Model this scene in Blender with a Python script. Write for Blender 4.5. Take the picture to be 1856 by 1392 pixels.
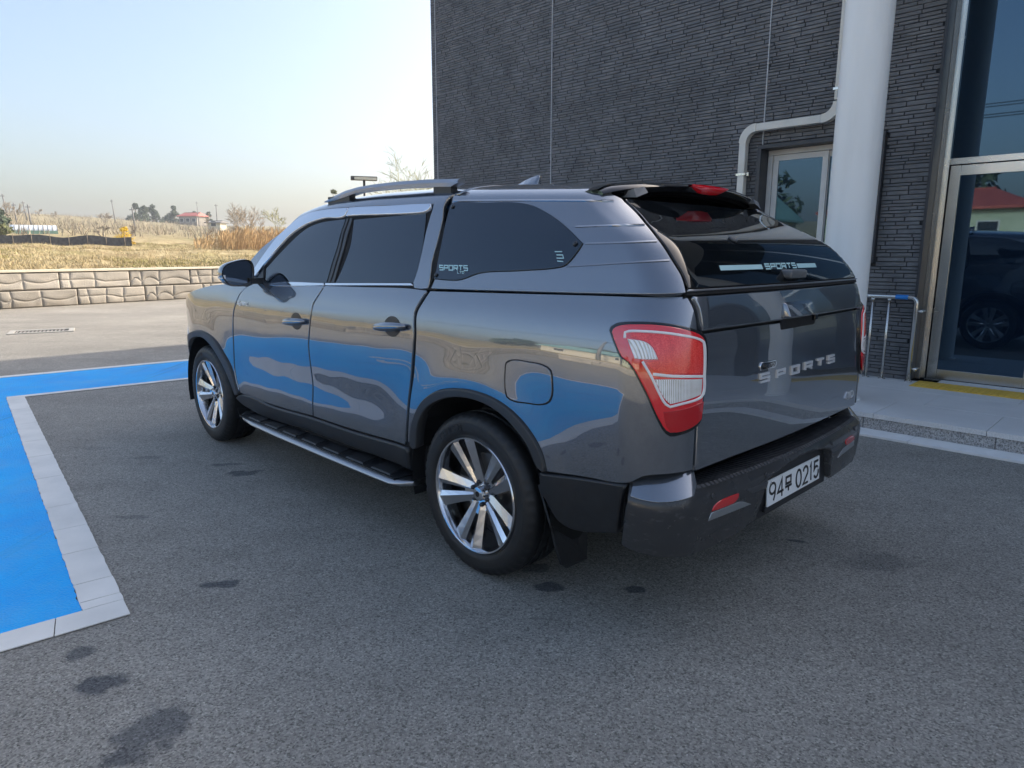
import bpy, bmesh, math, random
import numpy as np
from mathutils import Vector, Matrix
from mathutils.geometry import delaunay_2d_cdt

for o in list(bpy.data.objects):
    bpy.data.objects.remove(o, do_unlink=True)
scene = bpy.context.scene
COL = scene.collection
R = math.radians
random.seed(7)

# ------------------------------------------------------------------ camera
CAM_H, PITCH, FPX = 1.4435, 0.1914, 1225.0
PW, PH = 1856.0, 1392.0
cam = bpy.data.cameras.new('camera')
cam.sensor_width = 36.0
cam.lens = FPX / PW * 36.0
cam.clip_start, cam.clip_end = 0.05, 3000
camo = bpy.data.objects.new('camera', cam)
COL.objects.link(camo)
camo.location = (0, 0, CAM_H)
camo.rotation_euler = (math.pi / 2 - PITCH, 0, 0)
scene.camera = camo
scene.render.resolution_x, scene.render.resolution_y = 1024, 768

# ------------------------------------------------------------------ sky, sun, exposure
SUN_AZ, SUN_EL = R(54.0), R(31.5)
world = bpy.data.worlds.new('World')
scene.world = world
world.use_nodes = True
nt = world.node_tree
nt.nodes.clear()
wo = nt.nodes.new('ShaderNodeOutputWorld')
bg = nt.nodes.new('ShaderNodeBackground')
sky = nt.nodes.new('ShaderNodeTexSky')
sky.sky_type = 'NISHITA'
sky.sun_disc = False
sky.sun_elevation = SUN_EL
sky.sun_rotation = SUN_AZ
sky.altitude = 0
sky.air_density = 1.0
sky.dust_density = 4.6
sky.ozone_density = 1.3
bg.inputs['Strength'].default_value = 0.10
nt.links.new(sky.outputs[0], bg.inputs[0])
nt.links.new(bg.outputs[0], wo.inputs[0])

sun = bpy.data.lights.new('sun', 'SUN')
sun.energy = 2.0
sun.angle = R(0.5)
sun.color = (1.0, 0.89, 0.74)
suno = bpy.data.objects.new('sun', sun)
COL.objects.link(suno)
sd = Vector((math.sin(SUN_AZ) * math.cos(SUN_EL), math.cos(SUN_AZ) * math.cos(SUN_EL), math.sin(SUN_EL)))
suno.rotation_euler = (-sd).to_track_quat('-Z', 'Y').to_euler()
suno.location = (20, 20, 40)

vs = scene.view_settings
vs.view_transform = 'Standard'
vs.look = 'None'
vs.exposure = 1.68
vs.gamma = 1.0
vs.use_curve_mapping = False
scene.render.engine = 'CYCLES'

# ------------------------------------------------------------------ materials
MATS = {}
def link(t, a, b): t.links.new(a, b)

def mat(name, col=(.5, .5, .5), rough=.5, metal=0.0, coat=0.0, ior=1.5, spec=.5, coat_ior=1.5, coat_rough=.02):
    m = bpy.data.materials.new(name)
    m.use_nodes = True
    b = m.node_tree.nodes['Principled BSDF']
    b.inputs['Base Color'].default_value = (*col, 1)
    b.inputs['Roughness'].default_value = rough
    b.inputs['Metallic'].default_value = metal
    b.inputs['IOR'].default_value = ior
    b.inputs['Specular IOR Level'].default_value = spec
    b.inputs['Coat Weight'].default_value = coat
    b.inputs['Coat IOR'].default_value = coat_ior
    b.inputs['Coat Roughness'].default_value = coat_rough
    MATS[name] = m
    return m

def N(m, typ, **kw):
    n = m.node_tree.nodes.new(typ)
    for k, v in kw.items():
        if k in n.inputs: n.inputs[k].default_value = v
        else: setattr(n, k, v)
    return n

def pos(m, scale=(1, 1, 1), obj=False, rot=(0, 0, 0)):
    src = N(m, 'ShaderNodeTexCoord').outputs['Object'] if obj else N(m, 'ShaderNodeNewGeometry').outputs['Position']
    mp = N(m, 'ShaderNodeMapping')
    mp.inputs['Scale'].default_value = scale
    mp.inputs['Rotation'].default_value = rot
    link(m.node_tree, src, mp.inputs[0])
    return mp.outputs[0]

def noise(m, vec, scale, detail=4, rough=.55, dist=0):
    n = N(m, 'ShaderNodeTexNoise')
    n.inputs['Scale'].default_value = scale
    n.inputs['Detail'].default_value = detail
    n.inputs['Roughness'].default_value = rough
    n.inputs['Distortion'].default_value = dist
    link(m.node_tree, vec, n.inputs['Vector'])
    return n.outputs['Fac']

def ramp(m, fac, stops, interp='LINEAR'):
    r = N(m, 'ShaderNodeValToRGB')
    r.color_ramp.interpolation = interp
    e = r.color_ramp.elements
    while len(e) < len(stops): e.new(.5)
    for i, (p, c) in enumerate(stops):
        e[i].position = p
        e[i].color = (*c, 1) if not isinstance(c, (int, float)) else (c, c, c, 1)
    link(m.node_tree, fac, r.inputs[0])
    return r.outputs[0]

def mix(m, fac, a, b, typ='MIX'):
    n = N(m, 'ShaderNodeMix', data_type='RGBA', blend_type=typ)
    for s, v in ((n.inputs[0], fac), (n.inputs[6], a), (n.inputs[7], b)):
        if hasattr(v, 'is_output') or hasattr(v, 'links'): link(m.node_tree, v, s)
        elif isinstance(v, tuple): s.default_value = (*v, 1)
        else: s.default_value = v if s == n.inputs[0] else (v, v, v, 1)
    return n.outputs[2]

def math_(m, op, a, b=None, c=None):
    n = N(m, 'ShaderNodeMath', operation=op)
    for i, v in enumerate((a, b, c)):
        if v is None: continue
        if isinstance(v, (int, float)): n.inputs[i].default_value = v
        else: link(m.node_tree, v, n.inputs[i])
    return n.outputs[0]

def bsdf(m): return m.node_tree.nodes['Principled BSDF']
def setcol(m, c): link(m.node_tree, c, bsdf(m).inputs['Base Color'])
def setrough(m, c): link(m.node_tree, c, bsdf(m).inputs['Roughness'])
def bump(m, h, strength=.3, dist=.01):
    n = N(m, 'ShaderNodeBump')
    n.inputs['Strength'].default_value = strength
    n.inputs['Distance'].default_value = dist
    link(m.node_tree, h, n.inputs['Height'])
    link(m.node_tree, n.outputs[0], bsdf(m).inputs['Normal'])

def noisy(name, c0, c1, scale=8, rough=.7, bumpd=0.0, detail=5, bscale=None, stretch=(1, 1, 1), **kw):
    m = mat(name, c0, rough, **kw)
    p = pos(m, stretch)
    f = noise(m, p, scale, detail)
    setcol(m, ramp(m, f, [(.3, c0), (.7, c1)]))
    if bumpd: bump(m, noise(m, p, bscale or scale * 4, 4), .6, bumpd)
    return m

# ------------------------------------------------------------------ object helpers
def link_obj(name, me, parent=None, m=None):
    o = bpy.data.objects.new(name, me)
    COL.objects.link(o)
    if m is not None and len(me.materials) == 0: me.materials.append(m)
    if parent is not None: o.parent = parent
    return o

def mesh(verts, faces, smooth=False):
    me = bpy.data.meshes.new('m')
    me.from_pydata([tuple(map(float, v)) for v in verts], [], faces)
    me.update()
    if smooth: me.polygons.foreach_set('use_smooth', [True] * len(me.polygons))
    return me

def obj(name, verts, faces, m, parent=None, smooth=False):
    return link_obj(name, mesh(verts, faces, smooth), parent, m)

def from_bm(name, bm, m, parent=None, smooth=False):
    me = bpy.data.meshes.new(name)
    bm.normal_update()
    bm.to_mesh(me); bm.free()
    if smooth: me.polygons.foreach_set('use_smooth', [True] * len(me.polygons))
    return link_obj(name, me, parent, m)

def tag(o, label, cat, group=None):
    o['label'] = label; o['category'] = cat
    if group: o['group'] = group
    return o

def struct(o):
    o['kind'] = 'structure'; return o

def stuff(o):
    o['kind'] = 'stuff'; return o

def empty(name, loc=(0, 0, 0), rz=0):
    e = bpy.data.objects.new(name, None)
    e.empty_display_size = .2
    COL.objects.link(e)
    e.location = loc; e.rotation_euler = (0, 0, rz)
    return e

BOXF = [(0, 3, 2, 1), (4, 5, 6, 7), (0, 1, 5, 4), (1, 2, 6, 5), (2, 3, 7, 6), (3, 0, 4, 7)]
def boxv(x0, x1, y0, y1, z0, z1):
    return [(x0, y0, z0), (x1, y0, z0), (x1, y1, z0), (x0, y1, z0), (x0, y0, z1), (x1, y0, z1), (x1, y1, z1), (x0, y1, z1)]

class MB:
    def __init__(s): s.v = []; s.f = []
    def add(s, v, f):
        k = len(s.v); s.v += [tuple(p) for p in v]; s.f += [tuple(i + k for i in q) for q in f]; return s
    def box(s, x0, x1, y0, y1, z0, z1): return s.add(boxv(x0, x1, y0, y1, z0, z1), BOXF)
    def build(s, name, m, parent=None, smooth=False, bevel=0, segs=2):
        if bevel:
            bm = bmesh.new()
            vs_ = [bm.verts.new(p) for p in s.v]
            for q in s.f:
                try: bm.faces.new([vs_[i] for i in q])
                except ValueError: pass
            bmesh.ops.bevel(bm, geom=bm.edges[:], offset=bevel, segments=segs, profile=.5, affect='EDGES')
            return from_bm(name, bm, m, parent, smooth)
        return obj(name, s.v, s.f, m, parent, smooth)

def tube(pts, rads, n=8, cap=True, flat=1.0):
    """verts, faces of a swept tube"""
    pts = [Vector(p) for p in pts]
    if isinstance(rads, (int, float)): rads = [rads] * len(pts)
    V = []; F = []
    up = Vector((0, 0, 1))
    prev = None
    for i, p in enumerate(pts):
        a = pts[max(i - 1, 0)]; b = pts[min(i + 1, len(pts) - 1)]
        d = (b - a).normalized()
        if prev is None:
            x = d.cross(up)
            if x.length < .05: x = d.cross(Vector((1, 0, 0)))
        else:
            x = prev - d * prev.dot(d)
        x.normalize(); prev = x
        y = d.cross(x).normalized()
        for k in range(n):
            t = 2 * math.pi * k / n
            V.append(p + (x * math.cos(t) + y * math.sin(t) * flat) * rads[i])
    for i in range(len(pts) - 1):
        for k in range(n):
            k2 = (k + 1) % n
            F.append((i * n + k, i * n + k2, (i + 1) * n + k2, (i + 1) * n + k))
    if cap:
        F.append(tuple(reversed(range(n))))
        F.append(tuple(range((len(pts) - 1) * n, len(pts) * n)))
    return V, F

def tubes(name, segs, m, parent=None, n=8, smooth=True):
    b = MB()
    for pts, r in segs:
        b.add(*tube(pts, r, n))
    return b.build(name, m, parent, smooth)

# site frame: u across the lot towards the building, v along its wall
S2 = 2 ** -.5
def uv(u, v, z=0): return ((u - v) * S2, (u + v) * S2, z)
def to_uv(x, y): return ((x + y) * S2, (y - x) * S2)
SITE = R(45)      # local x = along -v, local y = +u  (rotation -45 deg)

cp_, sp_ = math.cos(PITCH), math.sin(PITCH)
def ray(px):
    a = (px[0] - PW / 2) / FPX; b = -(px[1] - PH / 2) / FPX
    return np.array([a, cp_ + b * sp_, -sp_ + b * cp_])
def on_ground(px, z=0.0):
    d = ray(px); t = (z - CAM_H) / d[2]
    return np.array([0, 0, CAM_H]) + t * d
def at_dist(px, r):
    d = ray((px, 455)); h = math.hypot(d[0], d[1])
    return d[0] / h * r, d[1] / h * r
# ------------------------------------------------------------------ pavement materials
def asphalt_nodes(name, lo, hi, stains=None, paint=None):
    m = mat(name, lo, .85, spec=.35)
    p = pos(m)
    vor = N(m, 'ShaderNodeTexVoronoi'); vor.inputs['Scale'].default_value = 160
    link(m.node_tree, p, vor.inputs['Vector'])
    vor2 = N(m, 'ShaderNodeTexVoronoi'); vor2.inputs['Scale'].default_value = 300
    link(m.node_tree, p, vor2.inputs['Vector'])
    big = noise(m, p, .55, 5, .6)
    mid = noise(m, p, 5, 5, .6)
    fine = noise(m, p, 95, 3, .6)
    sep = N(m, 'ShaderNodeSeparateColor'); link(m.node_tree, vor.outputs['Color'], sep.inputs[0])
    grain = math_(m, 'ADD', math_(m, 'MULTIPLY', sep.outputs[0], .55), math_(m, 'MULTIPLY', fine, .5))
    c = ramp(m, grain, [(.12, tuple(x * .24 for x in lo)), (.38, lo), (.74, hi), (.97, tuple(min(x * 1.7, .7) for x in hi))])
    c = mix(m, 1.0, c, ramp(m, big, [(.3, .84), (.7, 1.12)]), 'MULTIPLY')
    c = mix(m, 1.0, c, ramp(m, mid, [(.3, .92), (.7, 1.06)]), 'MULTIPLY')
    # odd pale stones, roller bands and hairline cracks
    v3 = N(m, 'ShaderNodeTexVoronoi'); v3.inputs['Scale'].default_value = 13; link(m.node_tree, p, v3.inputs['Vector'])
    c = mix(m, ramp(m, v3.outputs['Distance'], [(.030, 1.0), (.042, 0.0)]), c, (.62, .60, .56))
    band = noise(m, pos(m, (.16, 1.1, 1), rot=(0, 0, R(39))), 1.0, 4, .6)
    c = mix(m, 1.0, c, ramp(m, band, [(.35, .90), (.65, 1.07)]), 'MULTIPLY')
    ck = N(m, 'ShaderNodeTexVoronoi', feature='DISTANCE_TO_EDGE'); ck.inputs['Scale'].default_value = .30
    wob = N(m, 'ShaderNodeMix', data_type='VECTOR'); wob.inputs[0].default_value = .10
    nzv = N(m, 'ShaderNodeTexNoise'); nzv.inputs['Scale'].default_value = 2.2; nzv.inputs['Detail'].default_value = 8; nzv.inputs['Roughness'].default_value = .7
    link(m.node_tree, p, nzv.inputs['Vector']); link(m.node_tree, p, wob.inputs[4]); link(m.node_tree, nzv.outputs['Color'], wob.inputs[5])
    link(m.node_tree, wob.outputs[1], ck.inputs['Vector'])
    cm = math_(m, 'MULTIPLY', ramp(m, ck.outputs['Distance'], [(.0008, 1.0), (.0022, 0.0)]), ramp(m, noise(m, p, .35, 2), [(.56, 0.0), (.64, .55)]))
    c = mix(m, cm, c, (.06, .058, .055))
    if stains:
        nz = N(m, 'ShaderNodeTexNoise'); nz.inputs['Scale'].default_value = 9; nz.inputs['Detail'].default_value = 6
        link(m.node_tree, p, nz.inputs['Vector'])
        acc = None
        for (cx, cy, ang, rx, ry, amt) in stains:
            mp = N(m, 'ShaderNodeMapping', vector_type='TEXTURE')
            mp.inputs['Location'].default_value = (cx, cy, 0)
            mp.inputs['Rotation'].default_value = (0, 0, ang)
            mp.inputs['Scale'].default_value = (rx, ry, 1)
            link(m.node_tree, p, mp.inputs[0])
            # a rounded box rather than an ellipse: spilled patches with straightish sides
            ab = N(m, 'ShaderNodeVectorMath', operation='LENGTH'); link(m.node_tree, mp.outputs[0], ab.inputs[0])
            d = math_(m, 'ADD', ab.outputs['Value'], math_(m, 'MULTIPLY', math_(m, 'SUBTRACT', nz.outputs['Fac'], .5), 2.6))
            mr = N(m, 'ShaderNodeMapRange', interpolation_type='SMOOTHSTEP')
            link(m.node_tree, d, mr.inputs[0])
            mr.inputs[1].default_value = 1.15; mr.inputs[2].default_value = .62
            mr.inputs[3].default_value = 0; mr.inputs[4].default_value = amt
            acc = mr.outputs[0] if acc is None else math_(m, 'MAXIMUM', acc, mr.outputs[0])
        c = mix(m, acc, c, mix(m, 1.0, c, (.20, .235, .31), 'MULTIPLY'))
    setcol(m, c)
    h = math_(m, 'ADD', math_(m, 'MULTIPLY', vor.outputs['Distance'], 1.0), math_(m, 'MULTIPLY', vor2.outputs['Distance'], .4))
    h = math_(m, 'ADD', h, math_(m, 'MULTIPLY', fine, .5))
    bump(m, h, .8, .004)
    return m

st = []
for (px, py, rx, ry, ang, amt) in [(407, 1057, .085, .045, .2, 1), (147, 1183, .05, .05, 0, .85), (187, 1240, .085, .07, .2, 1),
        (285, 1312, .085, .12, -.5, .8), (225, 1370, .12, .05, .35, .85), (437, 857, .12, .06, .1, .9), (405, 842, .13, .035, .1, .7),
        (995, 1062, .06, .045, 0, 1), (1152, 1068, .05, .035, .2, 1), (236, 938, .10, .035, 0, .45), (268, 830, .14, .05, 0, .4),
        (180, 812, .12, .05, 0, .3), (1440, 980, .05, .02, -.4, 1), (970, 1030, .08, .05, .3, .8), (1590, 1020, .18, .09, .2, .35),
        (230, 690, .5, .25, 1.0, .35)]:
    g = on_ground((px, py)); st.append((g[0], g[1], ang, rx, ry, amt * .8))
ASPH = asphalt_nodes('asphalt', (.232, .220, .194), (.365, .345, .303), st)

def painted(name, c0, c1, rough=.55, wear=.0):
    m = mat(name, c0, rough, spec=.15)
    p = pos(m)
    vor = N(m, 'ShaderNodeTexVoronoi'); vor.inputs['Scale'].default_value = 95
    link(m.node_tree, p, vor.inputs['Vector'])
    c = ramp(m, noise(m, p, 1.6, 6, .65), [(.3, c0), (.72, c1)])
    if wear:
        w = ramp(m, math_(m, 'ADD', noise(m, p, 38, 5, .7), math_(m, 'MULTIPLY', noise(m, p, 1.1, 3), .35)), [(.36, 1.0), (.46, 0.0)])
        c = mix(m, math_(m, 'MULTIPLY', w, wear), c, (.08, .13, .20))
    # dust film and faint tyre scrubs
    c = mix(m, math_(m, 'MULTIPLY', ramp(m, noise(m, p, 2.6, 7, .7), [(.45, 0.0), (.75, 1.0)]), .16), c, (.42, .42, .40))
    tm = noise(m, pos(m, (7.0, .35, 1), rot=(0, 0, R(-39))), 1.0, 5, .6)
    c = mix(m, math_(m, 'MULTIPLY', ramp(m, tm, [(.56, 0.0), (.70, 1.0)]), .30), c, (.03, .09, .16))
    setcol(m, c)
    bump(m, vor.outputs['Distance'], .7, .006)
    return m
BLUE = painted('blue_road_paint', (.0005, .34, .86), (.002, .46, .95), .5, .8)
LINEM = noisy('pale_line_paint', (.62, .61, .57), (.76, .74, .69), 3.5, .65, .002, bscale=60)
CRACK = mat('line_crack', (.06, .055, .05), .9)

# ------------------------------------------------------------------ lot
def wall_v(u): return 21.9 + .175 * (u - 3.05)
UL = -17.0
lot = [(UL, -60), (60, -60), (60, wall_v(60) + .25), (UL, wall_v(UL) + .25)]
struct(obj('parking_lot', [uv(a, b, 0) for a, b in lot], [(0, 1, 2, 3)], ASPH))

# bay frame: p along the bay, q across it
PA = R(-39.0)
pd = (math.sin(PA), math.cos(PA)); qd = (math.cos(PA), -math.sin(PA))
def pq(p, q, z): return (pd[0] * p + qd[0] * q, pd[1] * p + qd[1] * q, z)
def to_p(px):
    g = on_ground(px); return g[0] * pd[0] + g[1] * pd[1]
def quad(name, p0, p1, q0, q1, z, m, parent=None):
    return obj(name, [pq(p0, q0, z), pq(p1, q0, z), pq(p1, q1, z), pq(p0, q1, z)], [(0, 1, 2, 3)], m, parent)
QL = -3.35
def ragged(p0, p1, q, amp, rnd, step=.05):
    n = max(2, int(abs(p1 - p0) / step)); return [(p0 + (p1 - p0) * i / n, q + rnd.uniform(-amp, amp)) for i in range(n + 1)]
rnd = random.Random(3)
# blue field: the area left of the bay and the band past its head
o = ragged(3.078, 8.46, .232, .008, rnd, .025) + [(8.462, 7.5), (9.832, 7.5), (9.832, QL), (3.078, QL)]
struct(obj('blue_paint', [pq(p, q, .004) for p, q in o], [tuple(reversed(range(len(o))))], BLUE))
bay = empty('bay_line', pq(2.93, .38, 0)); struct(bay)
inv = Matrix.Translation(Vector(pq(2.93, .38, 0))).inverted()
def seg(name, pts, z=.008, th=.004):
    n = len(pts)
    V = [inv @ Vector(pq(p, q, z)) for p, q in pts] + [inv @ Vector(pq(p, q, z - th)) for p, q in pts]
    F = [tuple(range(n))] + [(i, i + n, (i + 1) % n + n, (i + 1) % n) for i in range(n)]
    return obj(name, V, F, LINEM, bay)
cuts = sorted([to_p(c) for c in [(60, 830), (76, 869), (114.6, 917.6), (130.7, 957.8), (150.8, 1000), (173, 1054), (181, 1086.5)]])
cuts = [3.08] + cuts + [6.3, 7.0, 7.7, 8.36]
for a, b in zip(cuts[:-1], cuts[1:]):
    s = rnd.uniform(-.012, .012)
    L = ragged(a + .002 + s * .3, b - .002, .231, .003, rnd, .04); Rr = ragged(b - .002, a + .002, .381, .0025, rnd, .04)
    seg('line_segment', Rr[::-1] + L[::-1])
for a, b in [(QL, -1.9), (-1.9, -.62), (-.62, -.06), (-.06, .12), (.12, .381)]:
    seg('line_segment', [(2.93 + rnd.uniform(-.003, .003), a + .002), (2.93, b - .002), (3.078, b - .002 + (.02 if b < .3 else 0)), (3.078, a + .002 + (.02 if a > -1.9 else 0))])
q = .235
while q < 7.4:
    b = min(q + rnd.uniform(.8, 1.3), 7.5); seg('line_segment', [(8.362, q), (8.362, b - .003), (8.46, b - .003), (8.46, q)]); q = b
q = QL
while q < 7.4:
    b = min(q + rnd.uniform(.9, 1.4), 7.5); seg('line_segment', [(9.834, q), (9.834, b - .003), (9.965, b - .003), (9.965, q)]); q = b
q = 2.93
while q < 9.9:
    b = min(q + rnd.uniform(.9, 1.4), 9.965); seg('line_segment', [(q, QL - .14), (q, QL - .002), (b - .003, QL - .002), (b - .003, QL - .14)]); q = b
# accessible-bay mark painted on the blue field beside the bay
b = MB()
def fl(pts, w, z=.0085):
    pts = [Vector(pq(p, q, z)) for p, q in pts]
    for i in range(len(pts) - 1):
        d = (pts[i + 1] - pts[i]).normalized(); nrm = Vector((-d.y, d.x, 0)) * w / 2
        zz = Vector((0, 0, .0003 * (i % 2)))
        b.add([pts[i] + nrm + zz, pts[i + 1] + nrm + zz, pts[i + 1] - nrm + zz, pts[i] - nrm + zz], [(3, 2, 1, 0)])
cp0, cq0 = 5.9, -1.6
fl([(cp0 + .75 - .35 + .42 * math.cos(t), cq0 + .1 + .42 * math.sin(t)) for t in np.linspace(.6, 5.4, 16)], .12)
fl([(cp0 + .95, cq0 + .12), (cp0 + .45, cq0 + .1), (cp0 + .4, cq0 - .3), (cp0 - .05, cq0 - .45)], .13, .0095)
fl([(cp0 + 1.1 + .09 * math.cos(t), cq0 + .14 + .09 * math.sin(t)) for t in np.linspace(0, 2 * math.pi, 12)], .12, .0088)
struct(b.build('bay_symbol', LINEM))

# far drain grate set in the lot
STEELG = noisy('galvanised_frame', (.36, .34, .30), (.46, .44, .39), 20, .5)
DARKM = mat('dark_void', (.012, .012, .013), .9)
g0 = on_ground((12, 607)); g1 = on_ground((134, 601))
dv = Vector(g1 - g0); L = dv.length; ang = math.atan2(dv.y, dv.x)
gr = empty('drain_grate', (g0[0], g0[1], 0), ang); tag(gr, 'long steel drain grate set in the sunlit asphalt by the stone wall', 'drain grate')
for (x0, x1, y0, y1) in [(0, L, 0, .10), (0, L, .52, .62), (0, .09, .10, .52), (L - .09, L, .10, .52)]:
    MB().box(x0, x1, y0, y1, -.02, .016).build('frame', STEELG, gr)
MB().box(.09, L - .09, .10, .52, -.02, .004).build('pit', DARKM, gr)
bars = mesh(boxv(0, .025, .10, .52, .004, .013), BOXF)
bars.materials.append(noisy('grate_bar', (.20, .19, .17), (.30, .28, .25), 20, .6))
n = int((L - .2) / .06)
for i in range(n):
    o = link_obj('bar', bars, gr); o.location = (.11 + i * .06, 0, 0)

# ------------------------------------------------------------------ terrain
def hills(x, y):
    return (math.sin(x * .021 + 1.3) * math.cos(y * .017 + .4) + .6 * math.sin(x * .05 + y * .043))
def bumps(x, y):
    return (math.sin(x * 1.3 + 2.1 * math.sin(y * .37)) * math.sin(y * .9 + 1.7 * math.sin(x * .31)) * .5 + .5 * math.sin(x * 2.7 - y * 1.9) * math.sin(y * 3.1 + x * .7))
KD = [-50, -.3, 0, .6, 8, 15, 22, 40, 100, 170, 235, 400, 900]
KZ = [-.4, -.4, .80, 1.0, 1.25, 1.5, 1.75, 2.6, 5.6, 9.5, 12.6, 11.5, 9.0]
def lot_d(x, y):
    u, v = to_uv(x, y)
    return max((v - wall_v(u) - .45) * .985, UL - u - .45)
def terrain(x, y):
    d = lot_d(x, y)
    z = float(np.interp(d, KD, KZ))
    if d > 0:
        z += .10 * bumps(x * .8, y * .8) * min(1, d / 2) * (1 if d < 60 else .5)
        z += .16 * math.sin(d * .62 + .5 * math.sin(x * .2)) * min(1, d / 6) * max(0, 1 - d / 40)
        z += hills(x, y) * min(1.2, d * .0045)
    return z

FIELD = mat('dry_field', (.3, .22, .1), .95, spec=.1)
p = pos(FIELD)
c = ramp(FIELD, noise(FIELD, p, .9, 8, .7, .6), [(.30, (.18, .135, .075)), (.44, (.35, .275, .15)), (.58, (.46, .38, .22)), (.74, (.56, .48, .31))])
gm = ramp(FIELD, noise(FIELD, p, .22, 5, .6), [(.52, 0.0), (.66, 1.0)])
c = mix(FIELD, math_(FIELD, 'MULTIPLY', gm, .6), c, ramp(FIELD, noise(FIELD, p, 2.5, 6), [(.3, (.13, .14, .035)), (.7, (.34, .32, .11))]))
sepz = N(FIELD, 'ShaderNodeSeparateXYZ'); link(FIELD.node_tree, p, sepz.inputs[0])
upper = N(FIELD, 'ShaderNodeMapRange'); link(FIELD.node_tree, sepz.outputs[2], upper.inputs[0])
upper.inputs[1].default_value = 2.1; upper.inputs[2].default_value = 4.0
c = mix(FIELD, math_(FIELD, 'MULTIPLY', upper.outputs[0], .8), c, ramp(FIELD, noise(FIELD, p, .35, 8, .7), [(.32, (.15, .14, .075)), (.5, (.27, .235, .15)), (.68, (.36, .33, .21))]))
setcol(FIELD, c)
bump(FIELD, noise(FIELD, p, 3.2, 8, .7), .8, .22)
azs = []
a = -180.0
while a < 180:
    azs.append(a); a += (.28 if -46 < a < 6 else 1.5)
rs = [0.0, 4, 8, 12, 15] + list(np.arange(17, 62, .5)) + [62 * 1.045 ** k for k in range(1, 70)]
rs = [r for r in rs if r < 1150]
V = []; F = []
for r in rs:
    for a in azs:
        x, y = math.sin(R(a)) * r, math.cos(R(a)) * r
        V.append((x, y, terrain(x, y)))
na = len(azs)
for i in range(len(rs) - 1):
    for k in range(na):
        k2 = (k + 1) % na
        if i == 0 and False: continue
        F.append((i * na + k, (i + 1) * na + k, (i + 1) * na + k2, i * na + k2))
struct(obj('field', V, F, FIELD, smooth=True))

# ------------------------------------------------------------------ stone retaining wall of embossed blocks
STONE = noisy('embossed_concrete', (.36, .33, .28), (.47, .43, .37), 2.2, .9, .02, bscale=34)
STCAP = noisy('coping_concrete', (.62, .56, .44), (.74, .68, .55), 3, .9, .004, bscale=30)
def block_mesh(seed, Lb, Hb):
    r = random.Random(seed)
    curves = []
    n = r.randint(3, 4)
    xs = sorted([Lb * (k + r.uniform(.35, .65)) / n for k in range(n)][:n - 1] + [])
    style = seed % 3
    for x in xs:
        curves.append([(x + r.uniform(-.04, .04), 0), (x, Hb * .55), (x + r.uniform(-.03, .03), Hb)])
    if style == 0:      # two arcs low
        x0 = 0
        for x in xs + [Lb]:
            w = x - x0; h = Hb * r.uniform(.45, .62)
            curves.append([(x0 + w * t, h * math.sin(math.pi * (0.12 + .8 * t)) ** .7) for t in np.linspace(0, 1, 9)])
            x0 = x
    elif style == 1:    # hanging arcs with a waist
        x0 = 0
        for x in xs + [Lb]:
            w = x - x0
            curves.append([(x0 + w * t, Hb * (.58 - .2 * math.sin(math.pi * t))) for t in np.linspace(0, 1, 9)])
            x0 = x
    else:
        curves.append([(0, Hb * .52), (Lb * .4, Hb * .55), (Lb * .5, Hb * .5), (Lb * .62, Hb * .36), (Lb, Hb * .42)])
    segs_ = [(c[i], c[i + 1]) for c in curves for i in range(len(c) - 1)]
    A = np.array([s[0] for s in segs_], float); B = np.array([s[1] for s in segs_], float)
    nx, nz = 96, 34
    gx = np.linspace(0, Lb, nx); gz = np.linspace(0, Hb, nz)
    V = []; F = []
    ph = r.uniform(0, 9)
    for z in gz:
        for x in gx:
            P = np.array([x, z]); d = B - A
            t = np.clip(((P - A) * d).sum(1) / (d * d).sum(1), 0, 1)
            dist = np.sqrt((((A + d * t[:, None]) - P) ** 2).sum(1)).min()
            e = min(x, Lb - x, z, Hb - z)
            h = .030 * (1 - math.exp(-(dist / .017) ** 2)) + .008 * math.sin(x * 7 + ph) * math.sin(z * 11 + ph) + .012 * min(1, dist / .09)
            h *= min(1, e / .03 + .15)
            V.append((x, -h, z))
    for j in range(nz - 1):
        for i in range(nx - 1):
            F.append((j * nx + i, j * nx + i + 1, (j + 1) * nx + i + 1, (j + 1) * nx + i))
    k = len(V)
    V += [(0, .3, 0), (Lb, .3, 0), (Lb, .3, Hb), (0, .3, Hb)]
    bl, br, tr, tl = 0, nx - 1, nz * nx - 1, (nz - 1) * nx
    F += [(k + 1, k, k + 3, k + 2)]
    F += [tuple(list(range(nx)) [::-1] + [k, k + 1])]
    F += [tuple(list(range(tl, tr + 1)) + [k + 2, k + 3])]
    F += [tuple([i * nx for i in range(nz)] + [k + 3, k])]
    F += [tuple([i * nx + nx - 1 for i in range(nz)][::-1] + [k + 1, k + 2])]
    me = mesh(V, F); me.materials.append(STONE)
    me.polygons.foreach_set('use_smooth', [i < (nx - 1) * (nz - 1) for i in range(len(me.polygons))])
    return me
oi_ = N(STONE, 'ShaderNodeObjectInfo'); sc_ = bsdf(STONE).inputs['Base Color'].links[0].from_socket
c_ = mix(STONE, 1.0, sc_, ramp(STONE, oi_.outputs['Random'], [(0, .80), (1, 1.10)]), 'MULTIPLY')
sz_ = N(STONE, 'ShaderNodeSeparateXYZ'); link(STONE.node_tree, pos(STONE), sz_.inputs[0])
dirt_ = math_(STONE, 'ADD', math_(STONE, 'MULTIPLY', sz_.outputs[2], 1.6), math_(STONE, 'MULTIPLY', noise(STONE, pos(STONE, (1, 1, .5)), 2.4, 6, .7), .9))
c_ = mix(STONE, ramp(STONE, dirt_, [(.42, .55), (.85, 0.0)]), c_, (.17, .145, .11))
setcol(STONE, c_)
BL, BH = 1.88, .47
blocks = [block_mesh(s, BL - .028, BH - .024) for s in range(6)]
STJ = mat('wall_joint', (.13, .115, .095), .95)
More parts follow.
